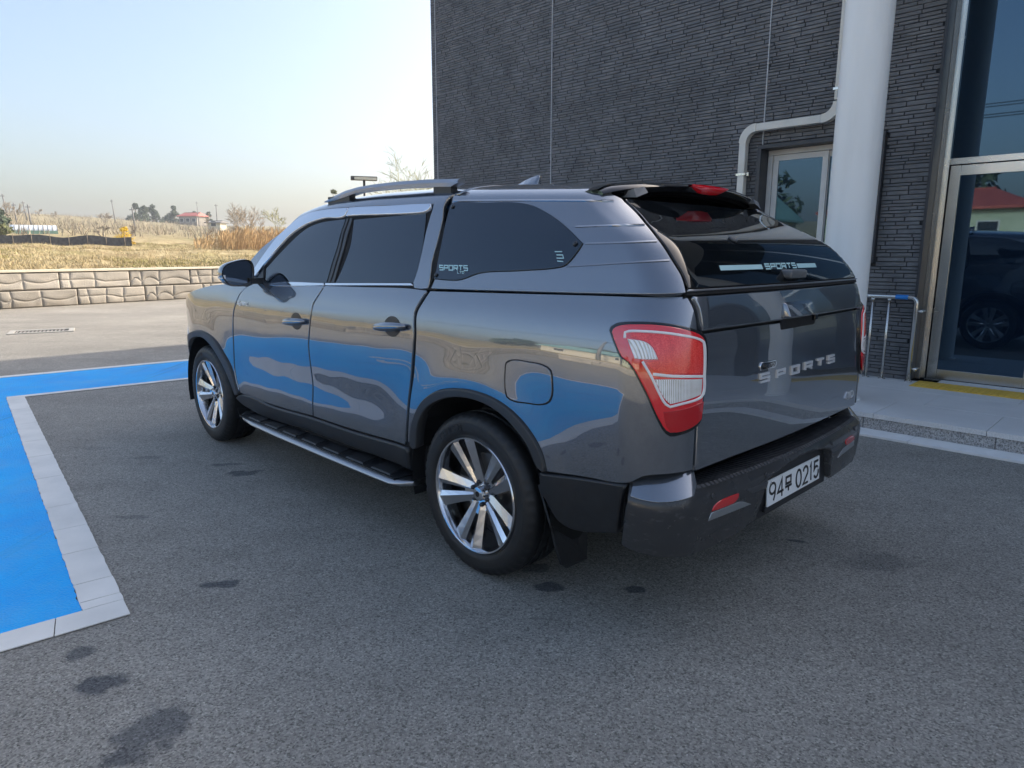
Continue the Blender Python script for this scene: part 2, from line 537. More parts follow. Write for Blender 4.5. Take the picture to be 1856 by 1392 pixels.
def stone_wall(name, A, B, label):
    A = Vector(A); B = Vector(B); d = B - A
    ang = math.atan2(d.y, d.x)
    w = empty(name, A, ang); tag(w, label, 'wall')
    Lw = d.length
    MB().box(0, Lw, .07, .42, 0, .93).build('core', STJ, w)
    MB().box(0, Lw, -.03, .45, .945, 1.0).build('coping', STCAP, w)
    rn = random.Random(int(Lw * 10))
    for row in range(2):
        x = -(.71 if row else 0.3); i = 0
        while x < Lw:
            o = link_obj('block', blocks[rn.randrange(6)], w)
            o.location = (x, .03 + rn.uniform(-.006, .006), row * BH + .004)
            x += BL; i += 1
    return w
# the run across the view, then the run along the far side of the lot
stone_wall('stone_wall', uv(UL, wall_v(UL)), uv(26, wall_v(26)), 'low retaining wall of embossed concrete blocks below the dry field')
stone_wall('stone_wall', uv(UL, -24), uv(UL, wall_v(UL)), 'low embossed block wall facing the side of the parked pickup')
# ------------------------------------------------------------------ building
WU = 7.77
BRICK = mat('charcoal_brick', (.06, .062, .068), .6, spec=.5)
p = pos(BRICK, (1, 1, 1))
oi = N(BRICK, 'ShaderNodeObjectInfo')
c = ramp(BRICK, noise(BRICK, p, 3.2, 4), [(.3, (.105, .106, .110)), (.7, (.165, .165, .168))])
c = mix(BRICK, 1.0, c, ramp(BRICK, noise(BRICK, pos(BRICK, (9, 9, 30)), 1.0, 2), [(.3, .8), (.7, 1.18)]), 'MULTIPLY')
c = mix(BRICK, 1.0, c, ramp(BRICK, noise(BRICK, pos(BRICK, (1.2, 1.2, .22)), 1.0, 5, .6), [(.3, .86), (.7, 1.14)]), 'MULTIPLY')
setcol(BRICK, c)
bump(BRICK, noise(BRICK, pos(BRICK, (1, 1, 2.2)), 42, 5, .65), .8, .008)
MORTAR = noisy('dark_mortar', (.02, .021, .024), (.035, .036, .04), 20, .95)
SEALANT = noisy('grey_sealant', (.42, .43, .44), (.52, .53, .54), 6, .7)
DMETAL = mat('dark_grey_cladding', (.035, .037, .042), .45, spec=.5)
WHITEP = noisy('white_column_paint', (.82, .81, .775), (.90, .89, .86), 3.0, .45, .0006, bscale=90, stretch=(2.2, 2.2, .25))
PVC = noisy('white_window_frame', (.55, .54, .51), (.64, .63, .60), 6, .4)
PIPE = noisy('cream_downpipe', (.60, .57, .50), (.72, .69, .62), 4, .4)
STEEL = mat('stainless_steel', (.55, .53, .49), .24, 1.0)
p = pos(STEEL, (1, 1, 2)); setrough(STEEL, ramp(STEEL, noise(STEEL, p, 2, 2), [(.3, .22), (.7, .28)]))
setcol(STEEL, ramp(STEEL, noise(STEEL, pos(STEEL), 1.2, 2), [(.35, (.56, .55, .52)), (.65, (.66, .645, .61))]))
GLASS = mat('dark_tinted_glass', (.003, .009, .020), .015, ior=2.1, spec=.5); bsdf(GLASS).inputs['Specular Tint'].default_value = (.50, .76, 1.0, 1)
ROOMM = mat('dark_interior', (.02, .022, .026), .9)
GRAN = mat('granite_slab', (.3, .3, .3), .55, spec=.4)
p = pos(GRAN)
f = math_(GRAN, 'ADD', math_(GRAN, 'MULTIPLY', noise(GRAN, p, 160, 2, .7), .8), math_(GRAN, 'MULTIPLY', noise(GRAN, p, 3, 5), .25))
setcol(GRAN, ramp(GRAN, f, [(.36, (.54, .53, .51)), (.50, (.68, .665, .64)), (.66, (.78, .765, .74))]))
bump(GRAN, noise(GRAN, p, 120, 3), .25, .002)
GRANR = mat('rough_granite_riser', (.25, .25, .25), .8, spec=.3)
p = pos(GRANR)
f = noise(GRANR, p, 85, 3, .8)
setcol(GRANR, ramp(GRANR, f, [(.34, (.10, .10, .10)), (.48, (.33, .32, .31)), (.64, (.58, .57, .55))]))
bump(GRANR, noise(GRANR, p, 70, 4, .7), .7, .004)
KERBM = noisy('pale_kerb', (.72, .71, .68), (.82, .81, .78), 7, .75, .002, bscale=60)
YELL = noisy('yellow_tactile', (.70, .44, .06), (.82, .55, .09), 9, .7, .002, bscale=60)

bld = empty('office_building', uv(WU, 0, 0), -SITE)
tag(bld, 'dark grey brick office building with glazed entrance and white columns', 'building')
def B3(v, u, z): return (-v, u - WU, z)
def bbox(name, v0, v1, u0, u1, z0, z1, m, parent=bld, bevel=0):
    return MB().box(-max(v0, v1), -min(v0, v1), min(u0, u1) - WU, max(u0, u1) - WU, min(z0, z1), max(z0, z1)).build(name, m, parent, bevel=bevel)
TOP = 6.5
WV0, WV1, WZ0, WZ1 = 2.40, 3.742, 1.34, 2.652      # window surround, outer
VL = 9.72
# masonry core round the window opening
bbox('wall_core', 1.985, WV0 + .01, 7.786, 8.2, 0, TOP, MORTAR)
bbox('wall_core', WV1 - .01, VL - .005, 7.786, 8.2, 0, TOP, MORTAR)
bbox('wall_core', WV0 + .01, WV1 - .01, 7.786, 8.2, 0, WZ0 + .01, MORTAR)
bbox('wall_core', WV0 + .01, WV1 - .01, 7.786, 8.2, WZ1 - .01, TOP, MORTAR)
bbox('building_mass', 1.985, VL - .005, 8.2, 19, 0, TOP, MORTAR)
bbox('building_mass', -16, 1.985, 8.9, 19, 0, TOP, MORTAR)
bbox('wall_core', -16, -2.3, 7.786, 8.9, 0, TOP, MORTAR)
bbox('wall_core', -2.3, 1.985, 8.12, 8.9, 5.6, TOP, MORTAR)
# bricks, course by course
rb = random.Random(11)
pieces = []
z = .15
ci = 0
joints = [3.713, 6.962]
while z < 6.15:
    hgt = rb.choice([.030, .034, .038, .044, .048])
    for (va, vb) in ((1.992, joints[0] - .006), (joints[0] + .006, joints[1] - .006), (joints[1] + .006, 9.60)):
        v = va - rb.uniform(0, .2)
        while v < vb:
            Lk = rb.uniform(.17, .31)
            a, b_ = max(v, va), min(v + Lk - .006, vb)
            v += Lk
            if b_ - a < .03: continue
            spans = [(a, b_)]
            if z + hgt > WZ0 and z < WZ1:
                spans = [(s0, s1) for s0, s1 in ((a, min(b_, WV0 - .002)), (max(a, WV1 + .002), b_)) if s1 - s0 > .025]
            for s0, s1 in spans:
                pieces.append((s0, s1, z, z + hgt - .0046, rb.uniform(.0115, .0155), rb.uniform(-.0012, .0012)))
    z += hgt; ci += 1
# the end return, narrow half-bricks past the last joint
z2 = .15
while z2 < 6.15:
    pieces.append((9.612, 9.72, z2, z2 + .033, .014, 0)); z2 += .0395
def show(pc):
    v = (pc[0] + pc[1]) / 2; zz = pc[2]
    x, y, _ = uv(WU, v)
    d = y * cp_ - (zz - CAM_H) * sp_
    px = PW / 2 + FPX * x / d; py = PH / 2 - FPX * ((zz - CAM_H) * cp_ + y * sp_) / d
    vis = (780 < px < 1720 and 0 < py < 690)
    if px < 1560 and py > 330: vis = False
    if 1497 < px < 1620: vis = False
    return (pc[1] - pc[0]) * (pc[3] - pc[2]) / d / d if vis else 0
pieces.sort(key=show, reverse=True)
def brick_geo(pc):
    s0, s1, z0, z1, t, tl = pc
    e = .0025
    f0 = [B3(s1, 7.788, z0), B3(s0, 7.788, z0), B3(s0, 7.788, z1), B3(s1, 7.788, z1)]
    uo = 7.788 - t
    f1 = [B3(s1 - e, uo + tl, z0 + e), B3(s0 + e, uo - tl, z0 + e), B3(s0 + e, uo - tl, z1 - e), B3(s1 - e, uo + tl, z1 - e)]
    return f0 + f1, [(4, 5, 6, 7), (0, 1, 5, 4), (1, 2, 6, 5), (2, 3, 7, 6), (3, 0, 4, 7)]
for pc in pieces[:300]:
    v_, f_ = brick_geo(pc)
    obj('brick', v_, f_, BRICK, bld)
rest = MB()
for pc in pieces[300:]: rest.add(*brick_geo(pc))
stuff(rest.build('brickwork', BRICK, bld))
up = MB().box(-9.72, -1.985, 7.775 - WU, 7.785 - WU, 6.16, TOP).build('upper_wall', BRICK, bld)
bbox('upper_wall', -16, -2.3, 7.775, 7.785, 0, TOP, BRICK)
bbox('expansion_joint', joints[0] - .0055, joints[0] + .0055, 7.768, 7.79, .15, 6.15, SEALANT)
bbox('expansion_joint', joints[1] - .0055, joints[1] + .0055, 7.768, 7.79, .15, 6.15, SEALANT)
bbox('expansion_joint', 9.601, 9.611, 7.772, 7.79, .15, 6.15, SEALANT)
bbox('parapet', 1.9, 9.78, 7.70, 8.3, TOP, TOP + .12, DMETAL)

# window
win = empty('window'); win.parent = bld
def wb(name, v0, v1, u0, u1, z0, z1, m, bevel=.003): return bbox(name, v0, v1, u0, u1, z0, z1, m, win, bevel)
t = .045
wb('surround', WV0, WV1, 7.715, 7.99, WZ1 - t, WZ1, DMETAL)
wb('surround', WV0, WV1, 7.700, 7.99, WZ0, WZ0 + t, DMETAL)
wb('surround', WV0, WV0 + t, 7.712, 7.99, WZ0 + t + .001, WZ1 - t - .001, DMETAL)
wb('surround', WV1 - t, WV1, 7.712, 7.99, WZ0 + t + .001, WZ1 - t - .001, DMETAL)
a0, a1, c0_, c1_ = WV0 + t + .002, WV1 - t - .002, WZ0 + t + .002, WZ1 - t - .002
fw = .055
wb('frame', a0, a1, 7.90, 7.98, c1_ - fw, c1_, PVC)
wb('frame', a0, a1, 7.90, 7.98, c0_, c0_ + fw, PVC)
wb('frame', a0, a0 + fw, 7.90, 7.98, c0_ + fw + .001, c1_ - fw - .001, PVC)
wb('frame', a1 - fw, a1, 7.90, 7.98, c0_ + fw + .001, c1_ - fw - .001, PVC)
vm = 3.03
for (s0, s1, du) in ((vm - .012, a1 - fw - .004, 0), (a0 + fw + .004, vm + .045, .03)):
    sw = .062
    zz0, zz1 = c0_ + fw + .003, c1_ - fw - .003
    wb('sash', s0, s1, 7.915 + du, 7.943 + du, zz1 - sw, zz1, PVC)
    wb('sash', s0, s1, 7.915 + du, 7.943 + du, zz0, zz0 + sw, PVC)
    wb('sash', s0, s0 + sw, 7.915 + du, 7.943 + du, zz0 + sw, zz1 - sw, PVC)
    wb('sash', s1 - sw, s1, 7.915 + du, 7.943 + du, zz0 + sw, zz1 - sw, PVC)
    wb('pane', s0 + sw - .003, s1 - sw + .003, 7.926 + du, 7.932 + du, zz0 + sw - .003, zz1 - sw + .003, GLASS, 0)
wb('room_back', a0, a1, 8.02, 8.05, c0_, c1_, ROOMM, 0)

# entrance screen, recessed behind the wall face
ent = empty('entrance'); ent.parent = bld
def eb(name, v0, v1, u0, u1, z0, z1, m, bevel=.002): return bbox(name, v0, v1, u0, u1, z0, z1, m, ent, bevel)
DU = 8.06
eb('reveal', 1.958, 1.984, 7.735, 8.10, .15, 5.6, DMETAL)
eb('jamb_cover', 1.905, 1.957, 7.94, 8.10, .15, 5.6, STEEL)
eb('jamb', 1.882, 1.952, DU - .03, DU + .05, .15, 5.58, STEEL)
eb('transom', -2.0, 1.879, DU - .035, DU + .05, 2.302, 2.362, STEEL)
eb('head', -2.3, 1.957, DU - .06, DU + .06, 5.5, 5.6, STEEL)
eb('upper_pane', .99, 1.880, DU, DU + .012, 2.363, 5.49, GLASS, 0)
eb('mullion', .93, .99, DU - .03, DU + .05, 2.364, 5.49, STEEL)
eb('upper_pane', -.1, .93, DU, DU + .012, 2.363, 5.49, GLASS, 0)
for (d0, d1) in ((.965, 1.868), (.05, .95)):
    door = eb('door', d1 - .088, d1, DU - .022, DU + .02, .157, 2.293, STEEL)
    def db(name, v0, v1, u0, u1, z0, z1, m, bevel=.002): return bbox(name, v0, v1, u0, u1, z0, z1, m, door, bevel)
    db('stile', d0, d0 + .088, DU - .022, DU + .02, .157, 2.293, STEEL)
    db('rail', d0 + .089, d1 - .089, DU - .021, DU + .02, 2.196, 2.293, STEEL)
    db('rail', d0 + .089, d1 - .089, DU - .021, DU + .02, .157, .256, STEEL)
    db('pane', d0 + .086, d1 - .086, DU - .004, DU + .006, .254, 2.198, GLASS, 0)
eb('jamb', -.05, .045, DU - .03, DU + .05, .15, 5.49, STEEL)
eb('side_pane', -2.2, -.06, DU, DU + .012, .25, 5.49, GLASS, 0)
eb('sill', -2.3, 1.88, DU - .05, DU + .05, .135, .1525, STEEL)
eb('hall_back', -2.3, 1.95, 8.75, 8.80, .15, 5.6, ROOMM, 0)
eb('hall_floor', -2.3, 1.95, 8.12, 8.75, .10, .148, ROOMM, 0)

# canopy over the entrance and its columns
SOFF = noisy('pale_soffit', (.60, .60, .58), (.68, .68, .66), .8, .6)
def column(v, u, label):
    n = 48
    b = MB()
    prof = [(.215, .152), (.215, .165), (.188, .168), (.188, 5.05)]
    V = []; F = []
    for r_, z_ in prof:
        for k in range(n):
            a = 2 * math.pi * k / n; V.append((r_ * math.cos(a), r_ * math.sin(a), z_))
    for i in range(len(prof) - 1):
        for k in range(n):
            F.append((i * n + k, i * n + (k + 1) % n, (i + 1) * n + (k + 1) % n, (i + 1) * n + k))
    o = obj('column', V, F, WHITEP, None, True)
    o.data.set_sharp_from_angle(angle=R(40))
    o.parent = bld
    o.location = B3(v, u, 0)
    return o
column(2.19, 6.35, '')
column(-.75, 6.35, '')
bbox('entrance_canopy', -1.35, 2.8, 6.05, 7.79, 5.05, 5.40, SOFF, bld, .004)

# downpipe over the window
def sq_pipe(name, pts, w, m, parent):
    b = MB()
    V, F = tube(pts, w * .72, 4)
    return obj(name, V, F, m, parent)
dp = empty('downpipe'); dp.parent = bld
hw = .041
def pipe_box(name, v0, v1, u0, u1, z0, z1): return bbox(name, v0, v1, u0, u1, z0, z1, PIPE, dp, .008)
pu0, pu1 = 7.655, 7.737
pipe_box('vertical_run', 3.902 - hw, 3.902 + hw, pu0, pu1, .16, 2.752)
pipe_box('horizontal_run', 3.03, 3.752, pu0, pu1, 2.80, 2.882)
pipe_box('vertical_run', 2.875 - hw, 2.875 + hw, pu0, pu1, 3.01, 6.3)
def elbow(vc, zc, a0, a1, rad):
    V = []; F = []; n = 10
    for i in range(n + 1):
        a = a0 + (a1 - a0) * i / n
        for r_, uu in ((rad - hw - .003, pu0 - .003), (rad + hw + .003, pu0 - .003), (rad + hw + .003, pu1 + .003), (rad - hw - .003, pu1 + .003)):
            V.append(B3(vc + r_ * math.cos(a), uu, zc + r_ * math.sin(a)))
    for i in range(n):
        for k in range(4): F.append((i * 4 + k, i * 4 + (k + 1) % 4, (i + 1) * 4 + (k + 1) % 4, (i + 1) * 4 + k))
    F += [(3, 2, 1, 0), (n * 4, n * 4 + 1, n * 4 + 2, n * 4 + 3)]
    o = obj('elbow', V, F, PIPE, dp, True); o.data.set_sharp_from_angle(angle=R(45)); return o
elbow(3.752, 2.691 + .0, math.pi / 2, 0, .150)
elbow(3.030, 2.996, -math.pi / 2, -math.pi, .155)
for (v, zz) in ((3.902, 2.34), (3.902, 1.2), (2.875, 3.12)):
    bbox('clamp', v - .055, v + .055, 7.648, 7.744, zz - .012, zz + .012, STEEL, dp)
    bbox('bracket', v - .085, v - .06, 7.68, 7.79, zz - .018, zz + .018, STEEL, dp)

# handrail
rail = empty('handrail', uv(7.67, 1.94, .15), -SITE)
tag(rail, 'stainless handrail with a blue wrap on its top tube beside the entrance', 'handrail')
def rp(v, u, z): return (-(v - 1.94), u - 7.67, z - .15)
top = [rp(3.6, 7.67, 1.005), rp(2.05, 7.67, 1.005)] + [rp(1.94 + .06 * (1 - math.sin(a)), 7.67, .945 + .06 * math.cos(a)) for a in np.linspace(0, math.pi / 2, 6)] + [rp(1.94, 7.67, .15)]
tubes('top_rail', [(top, .0215)], STEEL, rail, 14)
for v in (2.19, 2.345, 2.75, 3.15, 3.55):
    tubes('post', [([rp(v, 7.67, .15), rp(v, 7.67, .985)], .0125)], STEEL, rail, 12)
for v in (1.94, 2.19, 2.345):
    tubes('base_flange', [([rp(v, 7.67, .1515), rp(v, 7.67, .159)], .035)], STEEL, rail, 16)
for v in (2.19, 2.345):
    tubes('collar', [([rp(v, 7.67, .965), rp(v, 7.67, .985)], .022)], STEEL, rail, 12)
BLUEW = mat('blue_wrap', (.015, .20, .60), .5)
tubes('blue_wrap', [([rp(2.02, 7.67, 1.005), rp(2.135, 7.67, 1.005)], .0235)], BLUEW, rail, 14)
for zz in (.87, .285):
    tubes('wall_mount', [([rp(1.925, 7.67, zz), rp(1.885, 7.69, zz), rp(1.885, 7.76, zz)], [.008, .012, .012])], STEEL, rail, 8)
    bm = bmesh.new(); bmesh.ops.create_uvsphere(bm, u_segments=14, v_segments=8, radius=.021)
    bmesh.ops.translate(bm, verts=bm.verts, vec=rp(1.888, 7.665, zz)); from_bm('mount_cap', bm, STEEL, rail, True)

# raised entrance terrace
ter = empty('entrance_terrace', uv(5.93, 0, 0), -SITE)
tag(ter, 'low grey granite entrance step with rough riser stones', 'step')
def tb(name, v0, v1, u0, u1, z0, z1, m, bevel=.002):
    return MB().box(-max(v0, v1), -min(v0, v1), u0 - 5.93, u1 - 5.93, z0, z1).build(name, m, ter, bevel=bevel)
tb('core', -7.5, 6.4, 5.97, 7.78, -.02, .108, MORTAR, 0)
tb('core', -2.3, 1.96, 7.78, 8.12, -.02, .108, MORTAR, 0)
v = 6.4; i = 0
rt = random.Random(5)
while v > -7.4:
    w = .78
    tb('slab', v - w + .003, v - .001, 5.915, 6.553, .110, .150 + rt.uniform(-.0008, .0008), GRAN)
    tb('slab', v - w + .003 - .2, v - .001 - .2, 6.557, 7.168, .110, .150 + rt.uniform(-.0008, .0008), GRAN)
    e0, e1 = v - w + .003, v - .001
    tb('slab', e0, e1, 7.172, 7.782 if (e1 > 1.96 or e0 < -2.3) else 8.11, .110, .150 + rt.uniform(-.0008, .0008), GRAN)
    v -= w
v = 6.37
while v > -7.4:
    w = .915
    tb('riser', v - w + .004, v - .001, 5.928, 5.968, .0, .108, GRANR)
    v -= w
v = 6.4
while v > -7.4:
    w = 1.0
    tb('kerb', v - w + .004, v, 5.71, 5.925, -.05, .018, KERBM, .004)
    v -= w
# tactile tiles
v = 1.868
while v > -1.6:
    tl = tb('tactile_tile', v - .308, v, 7.425, 7.785, .151, .157, YELL)
    bar = None
    for k in range(6):
        o = tb('bar', v - .040 - k * .049, v - .014 - k * .049, 7.45, 7.76, .157, .1625, YELL, .002)
        o.parent = tl
    v -= .3125
# ------------------------------------------------------------------ far things
def place(px, py, r0=19, r1=400):
    """where the sight line through a pixel meets the rising field"""
    d = ray((px, py)); h = math.hypot(d[0], d[1]); k = d[2] / h
    r = r0
    while r < r1:
        x, y = d[0] / h * r, d[1] / h * r
        if terrain(x, y) >= CAM_H + k * r: break
        r += .5
    return d[0] / h * r, d[1] / h * r, r
def zpx(px, py, r):
    d = ray((px, py)); return CAM_H + d[2] / math.hypot(d[0], d[1]) * r

BARK = noisy('grey_bark', (.16, .13, .10), (.27, .23, .18), 6, .9)
TWIG = noisy('pale_twigs', (.30, .25, .19), (.42, .36, .28), 3, .9)
TWIGG = noisy('budding_twigs', (.30, .30, .16), (.44, .42, .26), 3, .9)
PINE = noisy('evergreen_needles', (.030, .055, .028), (.075, .105, .05), 1.5, .8)
LEAFY = noisy('olive_leaves', (.08, .10, .035), (.17, .18, .07), 2, .8)

def bare_tree(name, loc, h, spread, seed, label, m=TWIG, stems=1, levels=5, r0=.10, group=None, lean=(0, 0)):
    r = random.Random(seed); rmin = .00022 * math.hypot(loc[0], loc[1])
    e = empty(name, loc); tag(e, label, 'tree' if stems == 1 else 'shrub', group)
    trunk = MB(); crown = MB()
    def grow(p, d, L, rad, lv):
        n = 3 if lv < 2 else 2
        pts = [p]; q = p.copy(); dd = d.copy()
        for i in range(n):
            dd = (dd + Vector((r.gauss(0, .12), r.gauss(0, .12), r.gauss(.03, .08)))).normalized()
            q = q + dd * L / n; pts.append(q.copy())
        rads = [max(rad * (1 - .45 * i / n), rmin) for i in range(n + 1)]
        V, F = tube(pts, rads, 5 if lv < 2 else 3, cap=False)
        (trunk if lv < 1 else crown).add(V, F)
        if lv >= levels: return
        for k in range(r.randint(2, 3) + (1 if lv > 1 else 0)):
            t = r.uniform(.35, 1.0) if k else 1.0
            i = min(int(t * n), n - 1); base = pts[i].lerp(pts[i + 1], t * n - i if t < 1 else 1)
            ax = Vector((r.gauss(0, 1), r.gauss(0, 1), r.gauss(0, .35))).normalized()
            nd = (dd + ax * spread * r.uniform(.6, 1.1)).normalized(); nd.z = max(nd.z, -.05)
            grow(base, nd, L * r.uniform(.58, .8), rads[-1] * r.uniform(.6, .85), lv + 1)
    L0 = h * (.34 if stems == 1 else .42)
    for s in range(stems):
        if stems == 1: d0 = Vector((lean[0], lean[1], 1)).normalized()
        else: d0 = Vector((r.gauss(0, .45), r.gauss(0, .45), 1)).normalized()
        grow(Vector((r.gauss(0, .08) if stems > 1 else 0, r.gauss(0, .08) if stems > 1 else 0, -.1)), d0, L0 * r.uniform(.85, 1.1), r0 * (1 if stems == 1 else .6), 0)
    zt = max([v[2] for v in crown.v] or [1]); k = h / zt
    for b in (trunk, crown): b.v = [(x * k, y * k, zz * k) for x, y, zz in b.v]
    trunk.build('trunk', BARK, e); crown.build('crown', m, e)
    return e

def leaf_tree(name, loc, h, w, seed, label, m, cone=False, n=1500, leaf=.22, group=None, cat='tree', trunk_h=.25):
    r = random.Random(seed)
    e = empty(name, loc); tag(e, label, cat, group)
    V, F = tube([(0, 0, -.2), (0, 0, h * .5), (0, 0, h * .9)], [w * .06, w * .04, .01], 6); obj('trunk', V, F, BARK, e)
    lobes = []
    for k in range(11):
        t = trunk_h + (.95 - trunk_h) * (r.random() ** (1.5 if cone else 1.0)); rr = w * .5 * ((1.05 - t) if cone else math.sin(math.pi * (t * .8 + .15)))
        a = r.uniform(0, 6.28); q = r.uniform(.2, .75) * rr
        lobes.append((q * math.cos(a), q * math.sin(a), t * h, max(rr * r.uniform(.45, .7), w * .10)))
    b = MB()
    for i in range(n):
        lx, ly, lz, lr = lobes[r.randrange(len(lobes))]
        d = Vector((r.gauss(0, 1), r.gauss(0, 1), r.gauss(0, .8))).normalized() * lr * r.uniform(.55, 1.05)
        c = Vector((lx, ly, lz)) + d
        a = Vector((r.gauss(0, 1), r.gauss(0, 1), r.gauss(0, .6))).normalized(); q = a.cross(d + Vector((.01, .02, .03))).normalized()
        s = leaf * r.uniform(.5, 1.2)
        b.add([c - a * s, c + q * s * .5, c + a * s, c - q * s * .5], [(0, 1, 2, 3)])
    b.build('crown', m, e)
    return e

def T(x, y, dz=0): return (x, y, terrain(x, y) + dz)

# evergreens on the crest
G = 'dark evergreens on the crest'
for i, (px, top, base, wpx, lab) in enumerate([(253, 370, 397, 22, 'dark evergreen at the pole end of the crest clump'), (268, 368, 396, 24, 'tall dark evergreen in the middle of the crest clump'),
        (284, 371, 396, 26, 'broad dark evergreen closing the crest clump'), (322, 369, 396, 24, 'pointed dark evergreen beside the red roofed farmhouse'), (309, 382, 397, 16, 'small dark evergreen between the crest clump and the pointed one'),
        (357, 381, 392, 20, 'low dark evergreen behind the red roofed farmhouse'), (383, 384, 397, 18, 'rounded evergreen at the gable end of the red roofed farmhouse')]):
    r = 205 + i * 4
    x, y = at_dist(px, r); zb = terrain(x, y); h = zpx(px, top, r) - zb
    leaf_tree('evergreen_tree', (x, y, zb), max(h, 2), wpx * r / FPX * 1.15, 40 + i, lab, PINE, True, 1500, .38, G, 'tree', .06)
x, y = at_dist(2, 85); zb = terrain(x, y)
leaf_tree('evergreen_tree', (x, y, zb), zpx(2, 378, 85) - zb, 2.6, 60, 'dark bushy evergreen beside the plastic tunnel', PINE, False, 1500, .22)
x, y = at_dist(7, 62); zb = terrain(x, y)
leaf_tree('shrub', (x, y, zb), 1.0, 1.5, 61, 'olive green shrub at the end of the dark net fence', LEAFY, False, 700, .12, None, 'shrub')
x, y = at_dist(609, 62); zb = terrain(x, y)
leaf_tree('pine_tree', (x, y, zb), zpx(609, 337, 62) - zb, 1.5, 62, 'small open crowned pine showing above the pickup roof', LEAFY, False, 420, .14)
x, y = at_dist(228, 49); zb = terrain(x, y)
YFL = noisy('forsythia_flowers', (.62, .40, .01), (.80, .58, .03), 5, .8)
leaf_tree('forsythia', (x, y, zb), 1.15, 1.1, 63, 'bright yellow flowering forsythia at the end of the net fence', YFL, False, 2400, .04, None, 'shrub', .05)
x, y = at_dist(241, 50); zb = terrain(x, y)
leaf_tree('forsythia', (x, y, zb), .5, .6, 64, 'small yellow forsythia sprig next to the bright bush', YFL, False, 160, .06, None, 'shrub', .05)

# bare trees
def bt(name, px, base, top, r, spread, seed, label, m=TWIG, stems=1, levels=5, r0=.1, group=None):
    x, y = at_dist(px, r); zb = terrain(x, y)
    return bare_tree(name, (x, y, zb), zpx(px, top, r) - zb, spread, seed, label, m, stems, levels, r0, group)
bt('bare_shrub', 446, 415, 367, 72, .75, 5, 'large many stemmed bare shrub above the orange reeds', TWIG, 9, 4, .09)
bt('bare_tree', 32, 408, 366, 110, .7, 6, 'bare brownish tree behind the plastic tunnel', TWIG, 3, 4, .10)
bt('bare_tree', 376, 425, 386, 60, .6, 7, 'thin bare sapling in front of the red roofed farmhouse', TWIG, 1, 4, .05)
bt('bare_tree', 786, 330, 264, 46, .75, 8, 'pale budding tree half hidden by the brick building corner', TWIGG, 6, 5, .14)
bt('bare_tree', 752, 330, 338, 50, .8, 9, 'low pale budding tree seen under the roof rail', TWIGG, 3, 5, .10)
bt('bare_tree', 712, 345, 347, 55, .8, 19, 'low budding bush seen through the roof rail opening', TWIGG, 5, 4, .08)
bt('bare_tree', 508, 395, 376, 95, .8, 10, 'faint bare tree on the skyline behind the windscreen pillar', TWIGG, 2, 4, .08)
bt('bare_tree', 105, 392, 383, 190, .8, 12, 'small bare tree on the skyline above the plastic tunnel', TWIG, 2, 4, .1)
bt('bare_tree', 80, 392, 379, 190, .7, 13, 'wispy bare tree on the skyline near two poles', TWIG, 1, 4, .1)
bt('bare_tree', 195, 395, 384, 150, .8, 14, 'spreading bare tree left of the leaning pole', TWIG, 3, 4, .1)
bt('bare_tree', 190, 425, 408, 70, .9, 15, 'gnarled low fruit tree behind the net fence', BARK, 2, 4, .09)
bt('bare_tree', 243, 425, 406, 72, .9, 16, 'gnarled low fruit tree behind the forsythia', BARK, 2, 4, .09)

# scrub along the upper field
r = random.Random(22)
b = MB()
for i in range(900):
    px = r.uniform(-30, 560); rr = r.uniform(70, 215)
    x, y = at_dist(px, rr); zb = terrain(x, y); s = r.uniform(.5, 1.5)
    for k in range(9):
        a = Vector((r.gauss(0, .45), r.gauss(0, .45), 1)).normalized() * s * r.uniform(.5, 1)
        q = Vector((r.gauss(0, 1), r.gauss(0, 1), 0)).normalized() * .03 * s
        p0 = Vector((x + r.gauss(0, .3) * s, y + r.gauss(0, .3) * s, zb - .05))
        b.add([p0 - q, p0 + q, p0 + a], [(0, 1, 2)])
stuff(tag(b.build('scrub', noisy('scrub_stems', (.26, .21, .15), (.40, .34, .24), .2, .9)), 'brown leafless scrub scattered over the upper field', 'scrub'))

# dry grass on the near bank
STRAW = noisy('straw_grass', (.34, .265, .14), (.56, .47, .28), .5, .9)
STRAWG = noisy('green_straw', (.18, .18, .05), (.42, .37, .15), .4, .9)
for nm, m, sd, n, lab in (('dry_grass', STRAW, 31, 9000, 'straw coloured dry grass on the bank above the stone wall'), ('new_grass', STRAWG, 32, 2600, 'patches of greenish new grass among the straw')):
    r = random.Random(sd); b = MB()
    k = 0
    while k < n:
        px = r.uniform(-160, 570); rr = 22 + 34 * r.random() ** 1.3
        x, y = at_dist(px, rr)
        d = lot_d(x, y)
        if d < .35 or d > 34: continue
        if nm == 'new_grass' and math.sin(x * .55 + 1) + math.sin(y * .7 + x * .2) < .5: continue
        k += 1
        zb = terrain(x, y); h = r.uniform(.07, .22)
        ln = r.gauss(0, .5)
        for j in range(4):
            a = Vector((r.gauss(ln, .5), r.gauss(0, .6), r.uniform(.5, 1))).normalized() * h
            q = Vector((r.gauss(0, 1), r.gauss(0, 1), 0)).normalized() * .014
            p0 = Vector((x + r.gauss(0, .07), y + r.gauss(0, .07), zb - .02))
            b.add([p0 - q, p0 + q, p0 + a], [(0, 1, 2)])
    stuff(tag(b.build(nm, m), lab, 'grass'))
REED = noisy('orange_reeds', (.40, .25, .11), (.62, .45, .24), .9, .9)
r = random.Random(33); b = MB(); k = 0
